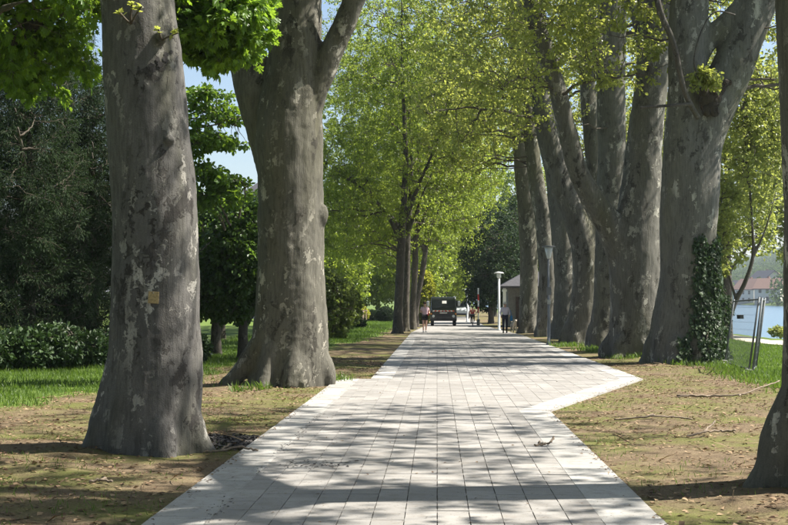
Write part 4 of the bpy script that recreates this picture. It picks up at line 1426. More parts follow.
for (px, D, off, w, l, h, rot, lab, rf) in ((752, 520, 0, 9, 12, 6, .5, 'pale house low on the wooded far bank', 'roof_tile'), (766, 560, 0, 11, 16, 8.5, .2, 'large pale house with wide roof on the far bank', 'slate'),
                                        (779, 590, 0, 10, 12, 6, -.3, 'brown-roofed house beside the large one on the far bank', 'roof_tile'), (772, 480, 0, 8, 10, 5.6, .9, 'small house nearest the water on the far bank', 'roof_tile'),
                                        (741, 610, 0, 9, 11, 6, .4, 'house higher up the wooded far bank', 'slate')):
    p = at(px, 297, D)
    house(p.x, D, w, l, h, rot, lab, rf)

# half-timbered turret above the dark trees
tx = at(258, 297, 130)
tw = thing('tower', 'half-timbered turret with pointed slate roof beyond the dark trees', 'tower', (tx.x, 130, zg(130)))
s = 2.1
zt_, ze = at(258, 182, 130).z - zg(130), at(258, 193, 130).z - zg(130)
MB().box((0, 0, ze / 2), (s, s, ze)).build('wall', 'white', tw)
rf = MB().add([(-s / 2 - .25, -s / 2 - .25, ze), (s / 2 + .25, -s / 2 - .25, ze), (s / 2 + .25, s / 2 + .25, ze), (-s / 2 - .25, s / 2 + .25, ze), (0, 0, zt_)], [[(0, 1, 4), (1, 2, 4), (2, 3, 4), (3, 0, 4)], [(3, 2, 1, 0)]]).build('roof', 'slate', tw)
MB().tube([(0, 0, zt_ - .1), (0, 0, zt_ + .9)], .04, 6).lathe([(.0, zt_ + .3), (.12, zt_ + .42), (.0, zt_ + .54)], (0, 0, 0), 8).build('finial', 'timber', rf)
for fx in (-s / 2 + .08, 0, s / 2 - .08):
    MB().box((fx, -s / 2 - .03, ze - 1.0), (.16, .08, 2.0)).build('beam', 'timber', tw)
    MB().box((s / 2 + .03, fx, ze - 1.0), (.08, .16, 2.0)).build('beam', 'timber', tw)
for fz in (ze - .08, ze - 1.1, ze - 2.0):
    MB().box((0, -s / 2 - .04, fz), (s, .07, .16)).build('beam', 'timber', tw)
    MB().box((s / 2 + .04, 0, fz), (.07, s, .16)).build('beam', 'timber', tw)
MB().box((.5, -s / 2 - .03, ze - .6), (.45, .07, .6)).build('window', 'window_dark', tw)
MB().box((-.5, -s / 2 - .03, ze - .6), (.45, .07, .6)).build('window', 'window_dark', tw)

# ------------------------------------------------------------------ lamps, poles, pavilion
M['lamp_grey'] = plain('grey lacquered steel', (0.16, 0.17, 0.18), .45, .3, .5)
M['lamp_white'] = plain('pale lacquered steel', (0.62, 0.63, 0.63), .4, .1, .5)
M['frost'] = plain('frosted lamp glass', (0.62, 0.64, 0.64), .25, spec=.5)
M['kiosk_wall'] = plain('plaster greyed for shade', (0.20, 0.195, 0.185), .85, vary=.15)  # wall colour greyed, with the pavilion's shade put into it
M['red'] = plain('red paint', (0.5, 0.03, 0.025), .45)
M['black'] = plain('black rubber', (0.018, 0.018, 0.02), .7)

b = ground(549, 345)
H = at(549, 246, b.y).z - b.z
lp = thing('lamp_post', 'slim grey lamp post with inverted cone lantern and two small plates', 'lamp post', b)
MB().lathe([(.11, 0), (.11, .05), (.065, .08), (.062, .9), (.05, .95), (.045, H - .5)], (0, 0, 0), 14).build('pole', 'lamp_grey', lp, True)
MB().lathe([(.05, H - .5), (.07, H - .46), (.17, H - .06), (.155, H - .05), (.0, H - .05)], (0, 0, 0), 18).build('lantern', 'frost', lp, True)
MB().lathe([(.0, H - .055), (.27, H - .045), (.275, H - .02), (.1, H + .015), (0, H + .02)], (0, 0, 0), 18).build('cap', 'lamp_grey', lp, True)
zb_ = at(549, 291, b.y).z - b.z
MB().box((0, -.06, zb_), (.17, .05, .30)).build('plate', 'lamp_grey', lp, bevel=.008)
MB().box((0, -.055, zb_ - .42), (.13, .04, .18)).build('plate', 'steel', lp, bevel=.006)

for (px, py, top, lab) in ((499, 330.5, 272, 'white lamp post with flat mushroom cap beside the walking woman'), (467.3, 322, 289, 'distant pale lamp post between the truck and the cyclist')):
    b = ground(px, py)
    H = at(px, top, b.y).z - b.z
    lp = thing('lamp_post', lab, 'lamp post', b, 0, 'white mushroom lamp posts')
    MB().lathe([(.12, 0), (.12, .06), (.075, .1), (.07, 1.0), (.065, H - .35)], (0, 0, 0), 14).build('pole', 'lamp_white', lp, True)
    MB().lathe([(.065, H - .36), (.12, H - .3), (.13, H - .08), (.0, H - .07)], (0, 0, 0), 16).build('lantern', 'frost', lp, True)
    MB().lathe([(0, H - .085), (.28, H - .09), (.30, H - .06), (.2, H - .01), (.05, H + .02), (0, H + .02)], (0, 0, 0), 20).build('cap', 'lamp_white', lp, True)

b = ground(478.3, 325.5)
bp = thing('barrier_pole', 'raised red and white striped barrier pole at the path edge', 'barrier', b)
H = at(478.3, 288, b.y).z - b.z
for i in range(6):
    MB().tube([(0, 0, H * i / 6), (0, 0, H * (i + 1) / 6)], .05, 10).build('stripe', 'red' if i % 2 == 0 else 'white', bp)
MB().box((0, 0, .2), (.22, .22, .5)).build('stand', 'lamp_grey', bp, bevel=.02)

p0 = at(503, 297, 86)
pv = thing('pavilion', 'small white pavilion with hipped slate roof beside the avenue trunks', 'pavilion', (p0.x + 2.0, 88.0, zg(88)))
ez, tz = at(505, 286, 86).z - zg(88), at(520, 268, 88).z - zg(88)
MB().box((0, .6, ez / 2), (3.2, 2.8, ez - .05)).build('wall', 'kiosk_wall', pv)
rf = MB().add([(-2.2, -2.2, ez), (2.2, -2.2, ez), (2.2, 2.4, ez), (-2.2, 2.4, ez), (-2.2, -2.2, ez - .14), (2.2, -2.2, ez - .14), (2.2, 2.4, ez - .14), (-2.2, 2.4, ez - .14), (0, 0, tz)],
              [[(0, 1, 8), (1, 2, 8), (2, 3, 8), (3, 0, 8)], [(7, 6, 5, 4), (0, 4, 5, 1), (1, 5, 6, 2), (2, 6, 7, 3), (3, 7, 4, 0)]]).build('roof', 'slate', pv)
for cx in (-1.9, -.65, .65, 1.9):
    MB().box((cx, -1.9, (ez - .14) / 2), (.2, .2, ez - .14)).box((cx, -1.9, ez - .3), (.3, .3, .14)).build('column', 'white', pv)
dr = MB().box((-.6, -.83, 1.0), (.95, .07, 2.0)).build('door', 'timber', pv)
MB().box((-.25, -.9, 1.0), (.06, .06, .14)).build('handle', 'steel', dr)
MB().box((.85, -.83, 1.3), (.9, .07, 1.0)).build('window', 'window_dark', pv)

# pinkish wall stub by the far shrubs
M['pinkstone'] = plain('pinkish sandstone', (0.46, 0.33, 0.27), .9, vary=.2, scale=3)
b = ground(361, 323.5)
ws = thing('garden_pier', 'pinkish stone garden pier among the far shrubs', 'pier', b, 0, 'stone garden piers')
MB().box((0, 0, .42), (.36, .36, .84)).build('shaft', 'pinkstone', ws, bevel=.02)
MB().box((0, 0, .88), (.46, .46, .1)).build('cap', 'pinkstone', ws, bevel=.02)
b = ground(364.6, 322.6)
ws = thing('garden_pier', 'pinkish stone garden pier next to the smaller clipped bush', 'pier', b, 0, 'stone garden piers')
MB().box((0, 0, .45), (.32, .32, .9)).build('shaft', 'pinkstone', ws, bevel=.02)
MB().box((0, 0, .95), (.42, .42, .1)).build('cap', 'pinkstone', ws, bevel=.02)

# ------------------------------------------------------------------ leaning site fence panels
def fence_panel(pa, pb, h, lean, label):
    """pa, pb: foot points (x, y); the panel leans by `lean` metres in x at its top"""
    a = Vector((pa[0], pa[1], float(ground_h(np.array([pa[0]]), np.array([pa[1]]))[0])))
    c = Vector((pb[0], pb[1], float(ground_h(np.array([pb[0]]), np.array([pb[1]]))[0])))
    up = Vector((lean, 0, math.sqrt(h * h - lean * lean)))
    r = thing('fence_panel', label, 'fence', a, 0, 'leaning mesh panels on the lawn edge')
    u = c - a
    for q in (Vector((0, 0, 0)), u):
        MB().tube([q, q + up], .024, 8).build('post', 'fence_steel', r, True)
    for f in (.06, .97):
        MB().tube([up * f, u + up * f], .018, 8).build('rail', 'fence_steel', r, True)
    P = []
    n = int(u.length / .10)
    for i in range(1, n):
        P.append([u * (i / n) + up * .06, u * (i / n) + up * .97])
    for i in range(1, 9):
        f = .06 + .91 * i / 9
        P.append([up * f, u + up * f])
    P = np.array([[tuple(q) for q in l] for l in P])
    V, Fc = tubes(P, np.full(P.shape[:2], .0022), 4)
    tag(add_obj('wire_mesh', mesh_np('wire_mesh', V, Fc), 'fence_steel', r), kind='stuff')
    return r, a, u, up


M['fence_steel'] = plain('weathered galvanised steel', (0.10, 0.11, 0.115), .6, .4, .5, .2, 9)
fa, fb, fc = ground(748.5, 374), ground(724.6, 364.5), ground(755.5, 371)
r, a, u, up = fence_panel((fa.x, fa.y), (fb.x, fb.y), 1.78, .26, 'wide leaning wire mesh panel between the ivy-clad trunk and the lawn')
MB().box(u * .62 + up * .74, (.14, .16, .10)).build('clip', 'black', r, bevel=.01)
fence_panel((fa.x + .06, fa.y - .1), (fc.x, fc.y), 1.76, .24, 'narrow wire mesh panel seen edge-on beside the wide leaning one')
for q in (fa, fb, fc):
    pass
M['concrete'] = plain('concrete foot', (0.33, 0.32, 0.30), .9, vary=.15, scale=20)
for q, lb in ((fa, 'concrete foot block under the junction of the two mesh panels'), (fb, 'concrete foot block under the end post near the ivy')):
    f = MB().box((0, 0, .05), (.24, .66, .13), None, .9).box((0, 0, .14), (.1, .3, .05)).build('foot_block', 'concrete', None, bevel=.015)
    f.location = (q.x, q.y, q.z - .05)
    tag(f, lb, 'block', 'fence foot blocks')
# ------------------------------------------------------------------ vehicles
def paint(name, col, rough=.3):
    t = NT(name)
    p = t.surf(t.mix(t.ramp(t.noise(t.pos(), 3, 5), [(.4, 0.0), (.75, .35)]), col, [.5 * c + .03 for c in col]), rough, spec=.5)
    p.inputs['Coat Weight'].default_value = .4
    return t.m


M['truck_paint'] = paint('very dark green paint', (0.006, 0.009, 0.010))
M['van_paint'] = paint('white van paint', (0.5, 0.52, 0.54))
M['amber'] = plain('amber lens', (0.75, 0.28, 0.03), .3)
M['lens'] = plain('clear lamp lens', (0.6, 0.62, 0.62), .15, spec=.7)
M['chev_white'] = plain('white reflective film', (0.75, 0.72, 0.68), .4)
M['chev_red'] = plain('orange red reflective film', (0.62, 0.10, 0.05), .4)
M['tyre'] = plain('tyre rubber', (0.02, 0.02, 0.02), .85)
M['rim'] = plain('wheel rim', (0.35, 0.35, 0.35), .4, .6)
M['glass'] = plain('dark windscreen', (0.012, 0.015, 0.018), .15, spec=.35)


def wheel(parent, x, y, r, w):
    s = 1 if x > 0 else -1
    o = bpy.data.objects.new('wheel', None)
    C.objects.link(o); o.parent = parent; o.location = (x, y, r); o.rotation_euler = (0, math.pi / 2, 0)
    MB().lathe([(r * .6, -w / 2), (r * .93, -w / 2), (r, -w / 2 + .03), (r, w / 2 - .03), (r * .93, w / 2), (r * .6, w / 2)], (0, 0, 0), 28).build('tyre', 'tyre', o, True)
    MB().lathe([(0, w * .28), (r * .2, w * .34), (r * .55, w * .2), (r * .62, w * .46), (r * .62, -w * .46), (0, -w * .3)], (0, 0, 0), 20).build('rim', 'rim', o, True)


def truck(x, y, W, H, L, label):
    r = thing('truck', label, 'truck', (x, y, zg(y)))
    hw = W / 2
    # cab seen from the front: side profile extruded across (profile in y,z)
    prof = [(0.0, .42), (-.06, .55), (-.06, 1.02), (.02, 1.12), (.34, H - .12), (.46, H), (1.55, H), (1.62, H - .08), (1.62, .42)]
    cb = MB()
    n = len(prof)
    V = [(-hw * (1 if z < 1.1 else .93), yy, z) for yy, z in prof] + [(hw * (1 if z < 1.1 else .93), yy, z) for yy, z in prof]
    cb.add(V, [[(i, (i + 1) % n, n + (i + 1) % n, n + i) for i in range(n)], [list(range(n))], [list(range(n, 2 * n))[::-1]]])
    cb.build('cab', 'truck_paint', r, bevel=.035)
    ws = MB()
    a = math.atan2(.32, H - 1.24)
    ws.box((0, .165, (1.16 + H - .16) / 2), (W * .84, .02, H - 1.38), (-a, 0, 0))
    ws_o = ws.build('windscreen', 'glass', r)
    for s in (-1, 1):
        MB().box((s * .28, .05 + .03, 1.32), (.5, .02, .02), (-a, .25 * s, 0)).build('wiper', 'black', ws_o)
    MB().box((.06, .20, H - .36), (.3, .012, .2), (-a, 0, 0)).build('pale_reflection', 'chev_white', ws_o)  # white panel put in for the pale reflection on the windscreen
    # bumper, grille, lamps
    MB().box((0, -.10, .46), (W * 1.0, .18, .22)).build('bumper', 'black', r, bevel=.03)
    MB().box((0, -.07, .76), (W * .5, .03, .16)).build('grille', 'black', r)
    for s in (-1, 1):
        MB().lathe([(0, .02), (.085, .015), (.10, -.02)], (0, 0, 0), 16).build('headlight', 'lens', r).matrix_local = Matrix.Translation((s * hw * .76, -.075, .68)) @ Matrix.Rotation(math.pi / 2, 4, 'X')
        MB().box((s * hw * .93, -.08, .84), (.1, .04, .09)).build('indicator', 'amber', r)
        m = MB().box((s * (hw + .16), .12, 1.55), (.17, .07, .34)).build('mirror', 'van_paint', r, bevel=.02)
        MB().tube([(s * (hw - .06), .2, 1.35), (s * (hw + .16), .13, 1.42)], .014, 6).tube([(s * (hw - .08), .28, 1.72), (s * (hw + .16), .13, 1.68)], .014, 6).build('mirror_arm', 'black', m)
    # hazard band: slanting red and white fields
    N = 12
    for i in range(N):
        x0 = -W * .42 + W * .84 * i / N
        w_ = W * .84 / N
        sl = .05 if i < N / 2 else -.05
        MB().prism([(x0, 1.0), (x0 + w_ * .97, 1.0), (x0 + w_ * .97 + sl, 1.075), (x0 + sl, 1.075)], -.066, -.0635).build('stripe', 'chev_red' if i % 2 else 'chev_white', r)
    MB().box((0, -.072, .90), (.5, .012, .06)).build('number_plate', 'chev_white', r)
    # flatbed with drop sides
    MB().box((0, 3.0, .98), (W * 1.02, 2.7, .62)).build('load_bed', 'truck_paint', r, bevel=.03)
    MB().box((0, 2.4, .6), (W * .55, 3.6, .16)).build('chassis', 'black', r)
    for s in (-1, 1):
        wheel(r, s * (hw - .14), .55, .33, .22)
        wheel(r, s * (hw - .14), 3.2, .33, .22)
    return r


tp = ground(443.5, 326)
truck(tp.x, tp.y, 1.82, 2.0, 4.4, 'dark little municipal truck with red and white hazard band facing down the path')


def van(x, y, rot, label):
    r = thing('van', label, 'van', (x, y, zg(y)), rot)
    W, H = 1.75, 1.95
    hw = W / 2
    prof = [(0, .35), (-.08, .5), (-.05, .85), (.75, 1.12), (1.35, H - .1), (1.6, H), (4.2, H), (4.3, H - .15), (4.3, .35)]
    n = len(prof)
    V = [(-hw * (1 if z < 1.15 else .92), yy, z) for yy, z in prof] + [(hw * (1 if z < 1.15 else .92), yy, z) for yy, z in prof]
    MB().add(V, [[(i, (i + 1) % n, n + (i + 1) % n, n + i) for i in range(n)], [list(range(n))], [list(range(n, 2 * n))[::-1]]]).build('body', 'van_paint', r, bevel=.05)
    a = math.atan2(.6, H - 1.22)
    MB().box((0, 1.02, 1.49), (W * .82, .02, .8), (-a, 0, 0)).build('windscreen', 'glass', r)
    for s in (-1, 1):
        MB().box((s * hw * .97, 1.9, 1.45), (.03, .8, .45), (0, s * -.1, 0)).build('side_window', 'glass', r)
        MB().box((s * hw * .72, -.04, .72), (.28, .12, .16)).build('headlight', 'lens', r, bevel=.03)
        MB().box((s * (hw + .12), .95, 1.2), (.18, .1, .2)).build('mirror', 'van_paint', r, bevel=.03)
        wheel(r, s * (hw - .1), .7, .32, .2)
        wheel(r, s * (hw - .1), 3.4, .32, .2)
    MB().box((0, -.1, .45), (W * .98, .14, .2)).build('bumper', 'black', r, bevel=.03)
    return r


vp_ = ground(460.5, 319)
van(vp_.x, vp_.y, 0, 'white van standing behind the dark truck')

# ------------------------------------------------------------------ people
M['skin'] = plain('skin', (0.50, 0.30, 0.22), .55, vary=.06)
M['skin_body'] = M['skin']


def skin_mesh(name, verts, edges, radii, root=0, sub=2):
    me = bpy.data.meshes.new(name)
    me.from_pydata(verts, edges, [])
    o = add_obj('tmp_skin', me)
    sk = o.modifiers.new('skin', 'SKIN')
    sk.use_smooth_shade = True
    for i, r in enumerate(radii):
        v = me.skin_vertices[0].data[i]
        v.radius = r if hasattr(r, '__len__') else (r, r)
        v.use_root = (i == root)
    ss = o.modifiers.new('sub', 'SUBSURF')
    ss.levels = sub
    ss.render_levels = sub
    m = evaluated_mesh(o, name)
    m.polygons.foreach_set('use_smooth', np.full(len(m.polygons), True))
    return m


def ellipsoid(name, c, r, mat, parent, sub=3, cut=None):
    bm = bmesh.new()
    bmesh.ops.create_icosphere(bm, subdivisions=sub, radius=1.0)
    for v in list(bm.verts):
        if cut and not cut(v.co):
            bm.verts.remove(v)
            continue
        v.co = Vector((v.co.x * r[0] + c[0], v.co.y * r[1] + c[1], v.co.z * r[2] + c[2]))
    me = bpy.data.meshes.new(name)
    bm.to_mesh(me); bm.free()
    me.polygons.foreach_set('use_smooth', np.full(len(me.polygons), True))
    return add_obj(name, me, mat, parent)


def person(x, y, rot, h, label, J, top, bottom, shoes, hair, sleeves='short', legs='long', hair_r=1.0, z=None, skirt=None):
    """J: joint dict in metres for a 1.75 m figure facing -y"""
    r = thing('person', label, 'person', (x, y, (zg(y) if z is None else z)), rot)
    k = h / 1.75
    D = dict(pel=(0, 0, .95), bel=(0, 0, 1.10), che=(0, .0, 1.32), nk=(0, .0, 1.48), hd0=(0, -.015, 1.56), hd1=(0, -.025, 1.66),
             sL=(-.18, 0, 1.42), eL=(-.24, .03, 1.14), wL=(-.26, -.06, .90), sR=(.18, 0, 1.42), eR=(.24, .03, 1.14), wR=(.26, -.06, .90),
             hL=(-.09, 0, .92), kL=(-.10, -.02, .50), aL=(-.10, .03, .09), tL=(-.11, -.13, .03), hR=(.09, 0, .92), kR=(.10, -.02, .50), aR=(.10, .03, .09), tR=(.11, -.13, .03))
    D.update(J)
    names = list(D)
    ed = [('pel', 'bel'), ('bel', 'che'), ('che', 'nk'), ('nk', 'hd0'), ('hd0', 'hd1'), ('che', 'sL'), ('sL', 'eL'), ('eL', 'wL'), ('che', 'sR'), ('sR', 'eR'), ('eR', 'wR'),
          ('pel', 'hL'), ('hL', 'kL'), ('kL', 'aL'), ('aL', 'tL'), ('pel', 'hR'), ('hR', 'kR'), ('kR', 'aR'), ('aR', 'tR')]
    rad = dict(pel=(.15, .11), bel=(.13, .10), che=(.15, .11), nk=.058, hd0=(.075, .09), hd1=(.07, .085), sL=.062, eL=.043, wL=.03, sR=.062, eR=.043, wR=.03,
               hL=.09, kL=.058, aL=.04, tL=(.035, .03), hR=.09, kR=.058, aR=.04, tR=(.035, .03))

    def sk(name, keep, f, mat, extra=None):
        nm = [n for n in names if n in keep]
        idx = {n: i for i, n in enumerate(nm)}
        vs = [tuple(k * c for c in (extra[n] if extra and n in extra else D[n])) for n in nm]
        es = [(idx[a], idx[b]) for a, b in ed if a in idx and b in idx]
        rr = []
        for n in nm:
            q = rad[n]
            q = q if hasattr(q, '__len__') else (q, q)
            rr.append((q[0] * k * f, q[1] * k * f))
        me = skin_mesh(name, vs, es, rr, nm.index('pel') if 'pel' in nm else 0)
        return add_obj(name, me, mat, r)

    sk('body', names, 1.0, 'skin')
    armk = {'sL', 'sR'} | ({'eL', 'eR', 'wL', 'wR'} if sleeves == 'long' else {'eL', 'eR'} if sleeves == 'short' else set())
    ex = {}
    if sleeves == 'short':
        for s in 'LR':
            a, b2 = Vector(D['s' + s]), Vector(D['e' + s]); ex['e' + s] = tuple(a.lerp(b2, .6))
    if sleeves == 'long':
        for s in 'LR':
            a, b2 = Vector(D['e' + s]), Vector(D['w' + s]); ex['w' + s] = tuple(a.lerp(b2, .93))
    ex['nk'] = tuple(Vector(D['che']).lerp(Vector(D['nk']), .62))
    rad = dict(rad, nk=(.10, .085))
    sk('shirt', {'pel', 'bel', 'che', 'nk'} | armk, 1.32, top, ex)
    ex = {}
    legk = {'pel', 'hL', 'hR', 'kL', 'kR'} | ({'aL', 'aR'} if legs == 'long' else set())
    if legs == 'short':
        for s in 'LR':
            a, b2 = Vector(D['h' + s]), Vector(D['k' + s]); ex['k' + s] = tuple(a.lerp(b2, .62))
    ex['pel'] = (D['pel'][0], D['pel'][1], D['pel'][2] - .03)
    sk('trousers' if legs == 'long' else 'shorts', legk, 1.28, bottom, ex)
    for s in 'LR':
        a, t_ = Vector(D['a' + s]) * k, Vector(D['t' + s]) * k
        MB().tube([a + Vector((0, .05, -.045)) * k, a * .5 + t_ * .5 + Vector((0, 0, -.0)) * k, t_ + Vector((0, -.02, .0)) * k], [.048 * k, .05 * k, .03 * k], 10).build('shoe', shoes, r, True)
    hc = Vector(D['hd1']) * k
    fd = -1
    head = ellipsoid('hair', (hc.x, hc.y + .022 * k, hc.z + .03 * k), (.092 * k * hair_r, .106 * k * hair_r, .115 * k * hair_r), hair, r, 3, lambda c: c.z > -.15 or c.y > .25)
    for s in (-1, 1):
        ellipsoid('eye', (hc.x + s * .032 * k, hc.y - .083 * k, hc.z - .01 * k), (.011 * k, .008 * k, .008 * k), 'black', r, 1)
        ellipsoid('ear', (hc.x + s * .074 * k, hc.y + .005 * k, hc.z - .02 * k), (.014 * k, .022 * k, .032 * k), 'skin', r, 2)
        # hands: palm and five fingers
        w = Vector(D['wL' if s < 0 else 'wR']) * k
        e = Vector(D['eL' if s < 0 else 'eR']) * k
        dv = (w - e).normalized()
        sd = dv.cross(Vector((s, 0, 0)))
        sd = sd.normalized() if sd.length > .1 else Vector((0, 1, 0))
        hm = MB()
        hm.tube([w - dv * .02 * k, w + dv * .04 * k, w + dv * .085 * k], [.026 * k, .036 * k, .030 * k], 8)
        for fi in range(4):
            o0 = w + dv * .08 * k + sd * (fi - 1.5) * .017 * k
            ln = (.06, .072, .068, .052)[fi] * k
            curl = Vector((-s, 0, 0)) * .012 * k
            hm.tube([o0, o0 + dv * ln * .55 + curl * .5, o0 + dv * ln + curl * 2], [.009 * k, .008 * k, .006 * k], 6)
        o0 = w + dv * .03 * k - sd * .03 * k
        hm.tube([o0, o0 + dv * .03 * k - sd * .015 * k, o0 + dv * .055 * k - sd * .018 * k], [.010 * k, .009 * k, .007 * k], 6)
        hm.build('hand', 'skin', r, True)
    ellipsoid('nose', (hc.x, hc.y - .095 * k, hc.z - .03 * k), (.012 * k, .018 * k, .022 * k), 'skin', r, 2)
    ellipsoid('mouth', (hc.x, hc.y - .080 * k, hc.z - .07 * k), (.022 * k, .008 * k, .006 * k), 'red', r, 2)
    return r


def cloth(name, col, v=.1):
    M[name] = plain(name, col, .85, spec=.15, vary=v, scale=25)
    return name


# jogger
p = ground(424.8, 332.4)
jog = dict(eL=(-.26, .06, 1.16), wL=(-.20, -.16, 1.20), eR=(.27, .10, 1.17), wR=(.22, -.10, 1.10), kL=(-.09, -.07, .50), aL=(-.08, .0, .09), tL=(-.08, -.15, .04), kR=(.08, .02, .50), aR=(.07, .14, .10), tR=(.08, .0, .035), che=(0, -.03, 1.32), nk=(0, -.05, 1.48), hd0=(0, -.07, 1.56), hd1=(0, -.09, 1.66))
person(p.x, p.y, 0.05, 1.64, 'jogger in a pale pink top and black shorts on the path edge', jog, cloth('pale pink cloth', (.66, .47, .52)), cloth('black cloth', (.02, .02, .022)), cloth('pale shoe', (.5, .5, .5)), cloth('dark brown hair', (.05, .035, .025), .3), legs='short')
wl = MB().tube([(-.02, 0, 0), (.02, 0, 0)], .03, 10).build('bottle', cloth('red plastic', (.55, .05, .06)), None, True)
# red bottle carried in one hand
k = 1.64 / 1.75
bt = MB().lathe([(0, -.09), (.032, -.088), (.034, .05), (.016, .075), (.016, .1), (0, .1)], (0, 0, 0), 12)
bpy.data.objects.remove(wl)
bo = bt.build('water_bottle', 'red plastic', None, True)
bo.location = (p.x + .22 * k - .01, p.y - .20 * k, p.z + 1.08 * k)
bo.rotation_euler = (.25, .2, 0)
tag(bo, 'small red bottle held by the jogger', 'bottle')

# walking woman with a blue bag
p = ground(505.0, 333.0)
wk = dict(eL=(-.25, .02, 1.15), wL=(-.22, -.12, .96), eR=(.27, .03, 1.15), wR=(.25, -.14, 1.02), kL=(-.10, -.10, .50), aL=(-.10, -.08, .09), tL=(-.10, -.23, .05), kR=(.10, .02, .50), aR=(.10, .14, .10), tR=(.11, .0, .035))
person(p.x, p.y, 0.0, 1.62, 'white-haired walker in a lilac top and dark trousers near the white lamp', wk, cloth('pale lilac knit', (.52, .47, .56)), cloth('dark navy cloth', (.025, .025, .04)), 'black', cloth('white hair', (.62, .60, .58), .1), sleeves='long', hair_r=1.12)
k = 1.62 / 1.75
bg_ = thing('shoulder_bag', 'bright blue shoulder bag carried by the white-haired walker', 'bag', (p.x + .36 * k, p.y - .02, p.z + .86 * k))
cloth('blue canvas', (.03, .16, .34))
MB().box((0, 0, 0), (.14, .34, .28), None, .82).build('bag_body', 'blue canvas', bg_, bevel=.03)
MB().tube([(0, -.13, .13), (-.02, -.08, .33), (-.06, 0, .43), (-.02, .08, .33), (0, .13, .13)], .012, 6).build('strap', 'blue canvas', bg_, True)

# dog trotting beside the walker
dp = (p.x + .46, p.y - .1, p.z)
dg = thing('dog', 'pale shaggy dog walking beside the white-haired walker', 'dog', dp, 0.15)
dv = [(0, .30, .46), (0, .05, .44), (0, -.22, .46), (0, -.36, .60), (0, -.46, .68), (0, -.60, .64), (-.07, .30, .40), (-.08, .24, .27), (-.08, .36, .16), (-.08, .33, .03), (.07, .30, .40), (.08, .32, .27), (.08, .43, .17), (.08, .41, .03),
      (-.07, -.22, .38), (-.08, -.22, .20), (-.08, -.25, .03), (.07, -.22, .38), (.08, -.28, .20), (.08, -.30, .03), (0, .42, .50), (0, .52, .62)]
de = [(0, 1), (1, 2), (2, 3), (3, 4), (4, 5), (0, 6), (6, 7), (7, 8), (8, 9), (0, 10), (10, 11), (11, 12), (12, 13), (2, 14), (14, 15), (15, 16), (2, 17), (17, 18), (18, 19), (0, 20), (20, 21)]
dr_ = [.12, .115, .145, .085, .085, .042, .075, .05, .03, .032, .075, .05, .03, .032, .06, .036, .032, .06, .036, .032, .04, .022]
add_obj('body', skin_mesh('body', dv, de, dr_, 1), cloth('cream fur', (.50, .44, .36), .2), dg)
for s in (-1, 1):
    ellipsoid('ear', (s * .075, -.43, .70), (.025, .04, .07), 'cream fur', dg, 2)
    ellipsoid('eye', (s * .035, -.535, .70), (.012, .01, .012), 'black', dg, 1)
ellipsoid('nose', (0, -.645, .65), (.02, .015, .016), 'black', dg, 2)

# cyclist
p = ground(472.6, 326.2)
by = thing('bicycle', 'dark bicycle ridden by the person in the red top', 'bicycle', (p.x, p.y, p.z))
for yy in (-.42, .42):
    o = bpy.data.objects.new('wheel', None); C.objects.link(o); o.parent = by; o.location = (0, yy, .29); o.rotation_euler = (0, math.pi / 2, 0)
    t_ = np.linspace(0, 2 * np.pi, 33)
    ring = np.stack([.275 * np.cos(t_), .275 * np.sin(t_), 0 * t_], -1)
    V, Fc = tubes(ring[None], np.full((1, 33), .018), 8)
    add_obj('tyre', mesh_np('tyre', V, Fc, None, True), 'tyre', o)
    sp = np.array([[(0, 0, 0), (.26 * math.cos(a), .26 * math.sin(a), 0)] for a in np.linspace(0, 6.28, 17)[:-1]])
    V, Fc = tubes(sp, np.full((16, 2), .002), 4)
    add_obj('spokes', mesh_np('spokes', V, Fc), 'steel', o)
MB().tube([(0, .42, .29), (0, .1, .28), (0, -.28, .62)], .015, 8).tube([(0, .42, .29), (0, .17, .62), (0, -.28, .64)], .014, 8).tube([(0, .1, .28), (0, .2, .72)], .015, 8).tube([(0, -.42, .29), (0, -.30, .60), (0, -.26, .80)], .016, 8).build('frame', 'black', by, True)
MB().tube([(-.24, -.16, .84), (-.1, -.27, .82), (.1, -.27, .82), (.24, -.16, .84)], .013, 8).build('handlebar', 'steel', by, True)
MB().box((0, .21, .74), (.13, .24, .05), None, .8).build('saddle', 'black', by, bevel=.015)
MB().tube([(-.16, .02, .2), (-.05, .1, .28), (.05, .1, .28), (.16, .18, .36)], .012, 6).build('pedals', 'steel', by, True)
cyc = dict(pel=(0, .25, 1.02), bel=(0, .18, 1.16), che=(0, .04, 1.34), nk=(0, -.06, 1.48), hd0=(0, -.10, 1.56), hd1=(0, -.13, 1.65), sL=(-.19, .0, 1.42), sR=(.19, .0, 1.42), eL=(-.30, -.10, 1.24), wL=(-.30, -.20, 1.12), eR=(.30, -.10, 1.24), wR=(.30, -.20, 1.12),
           hL=(-.10, .22, .98), kL=(-.13, -.12, .72), aL=(-.14, .03, .34), tL=(-.15, -.12, .28), hR=(.10, .22, .98), kR=(.13, -.12, .86), aR=(.14, .16, .54), tR=(.15, .02, .47))
person(p.x, p.y, 0.0, 1.33, 'cyclist in a red top and dark trousers riding down the path', cyc, cloth('red jersey', (.48, .07, .07)), 'black cloth', 'black', 'dark brown hair', sleeves='short', legs='long')

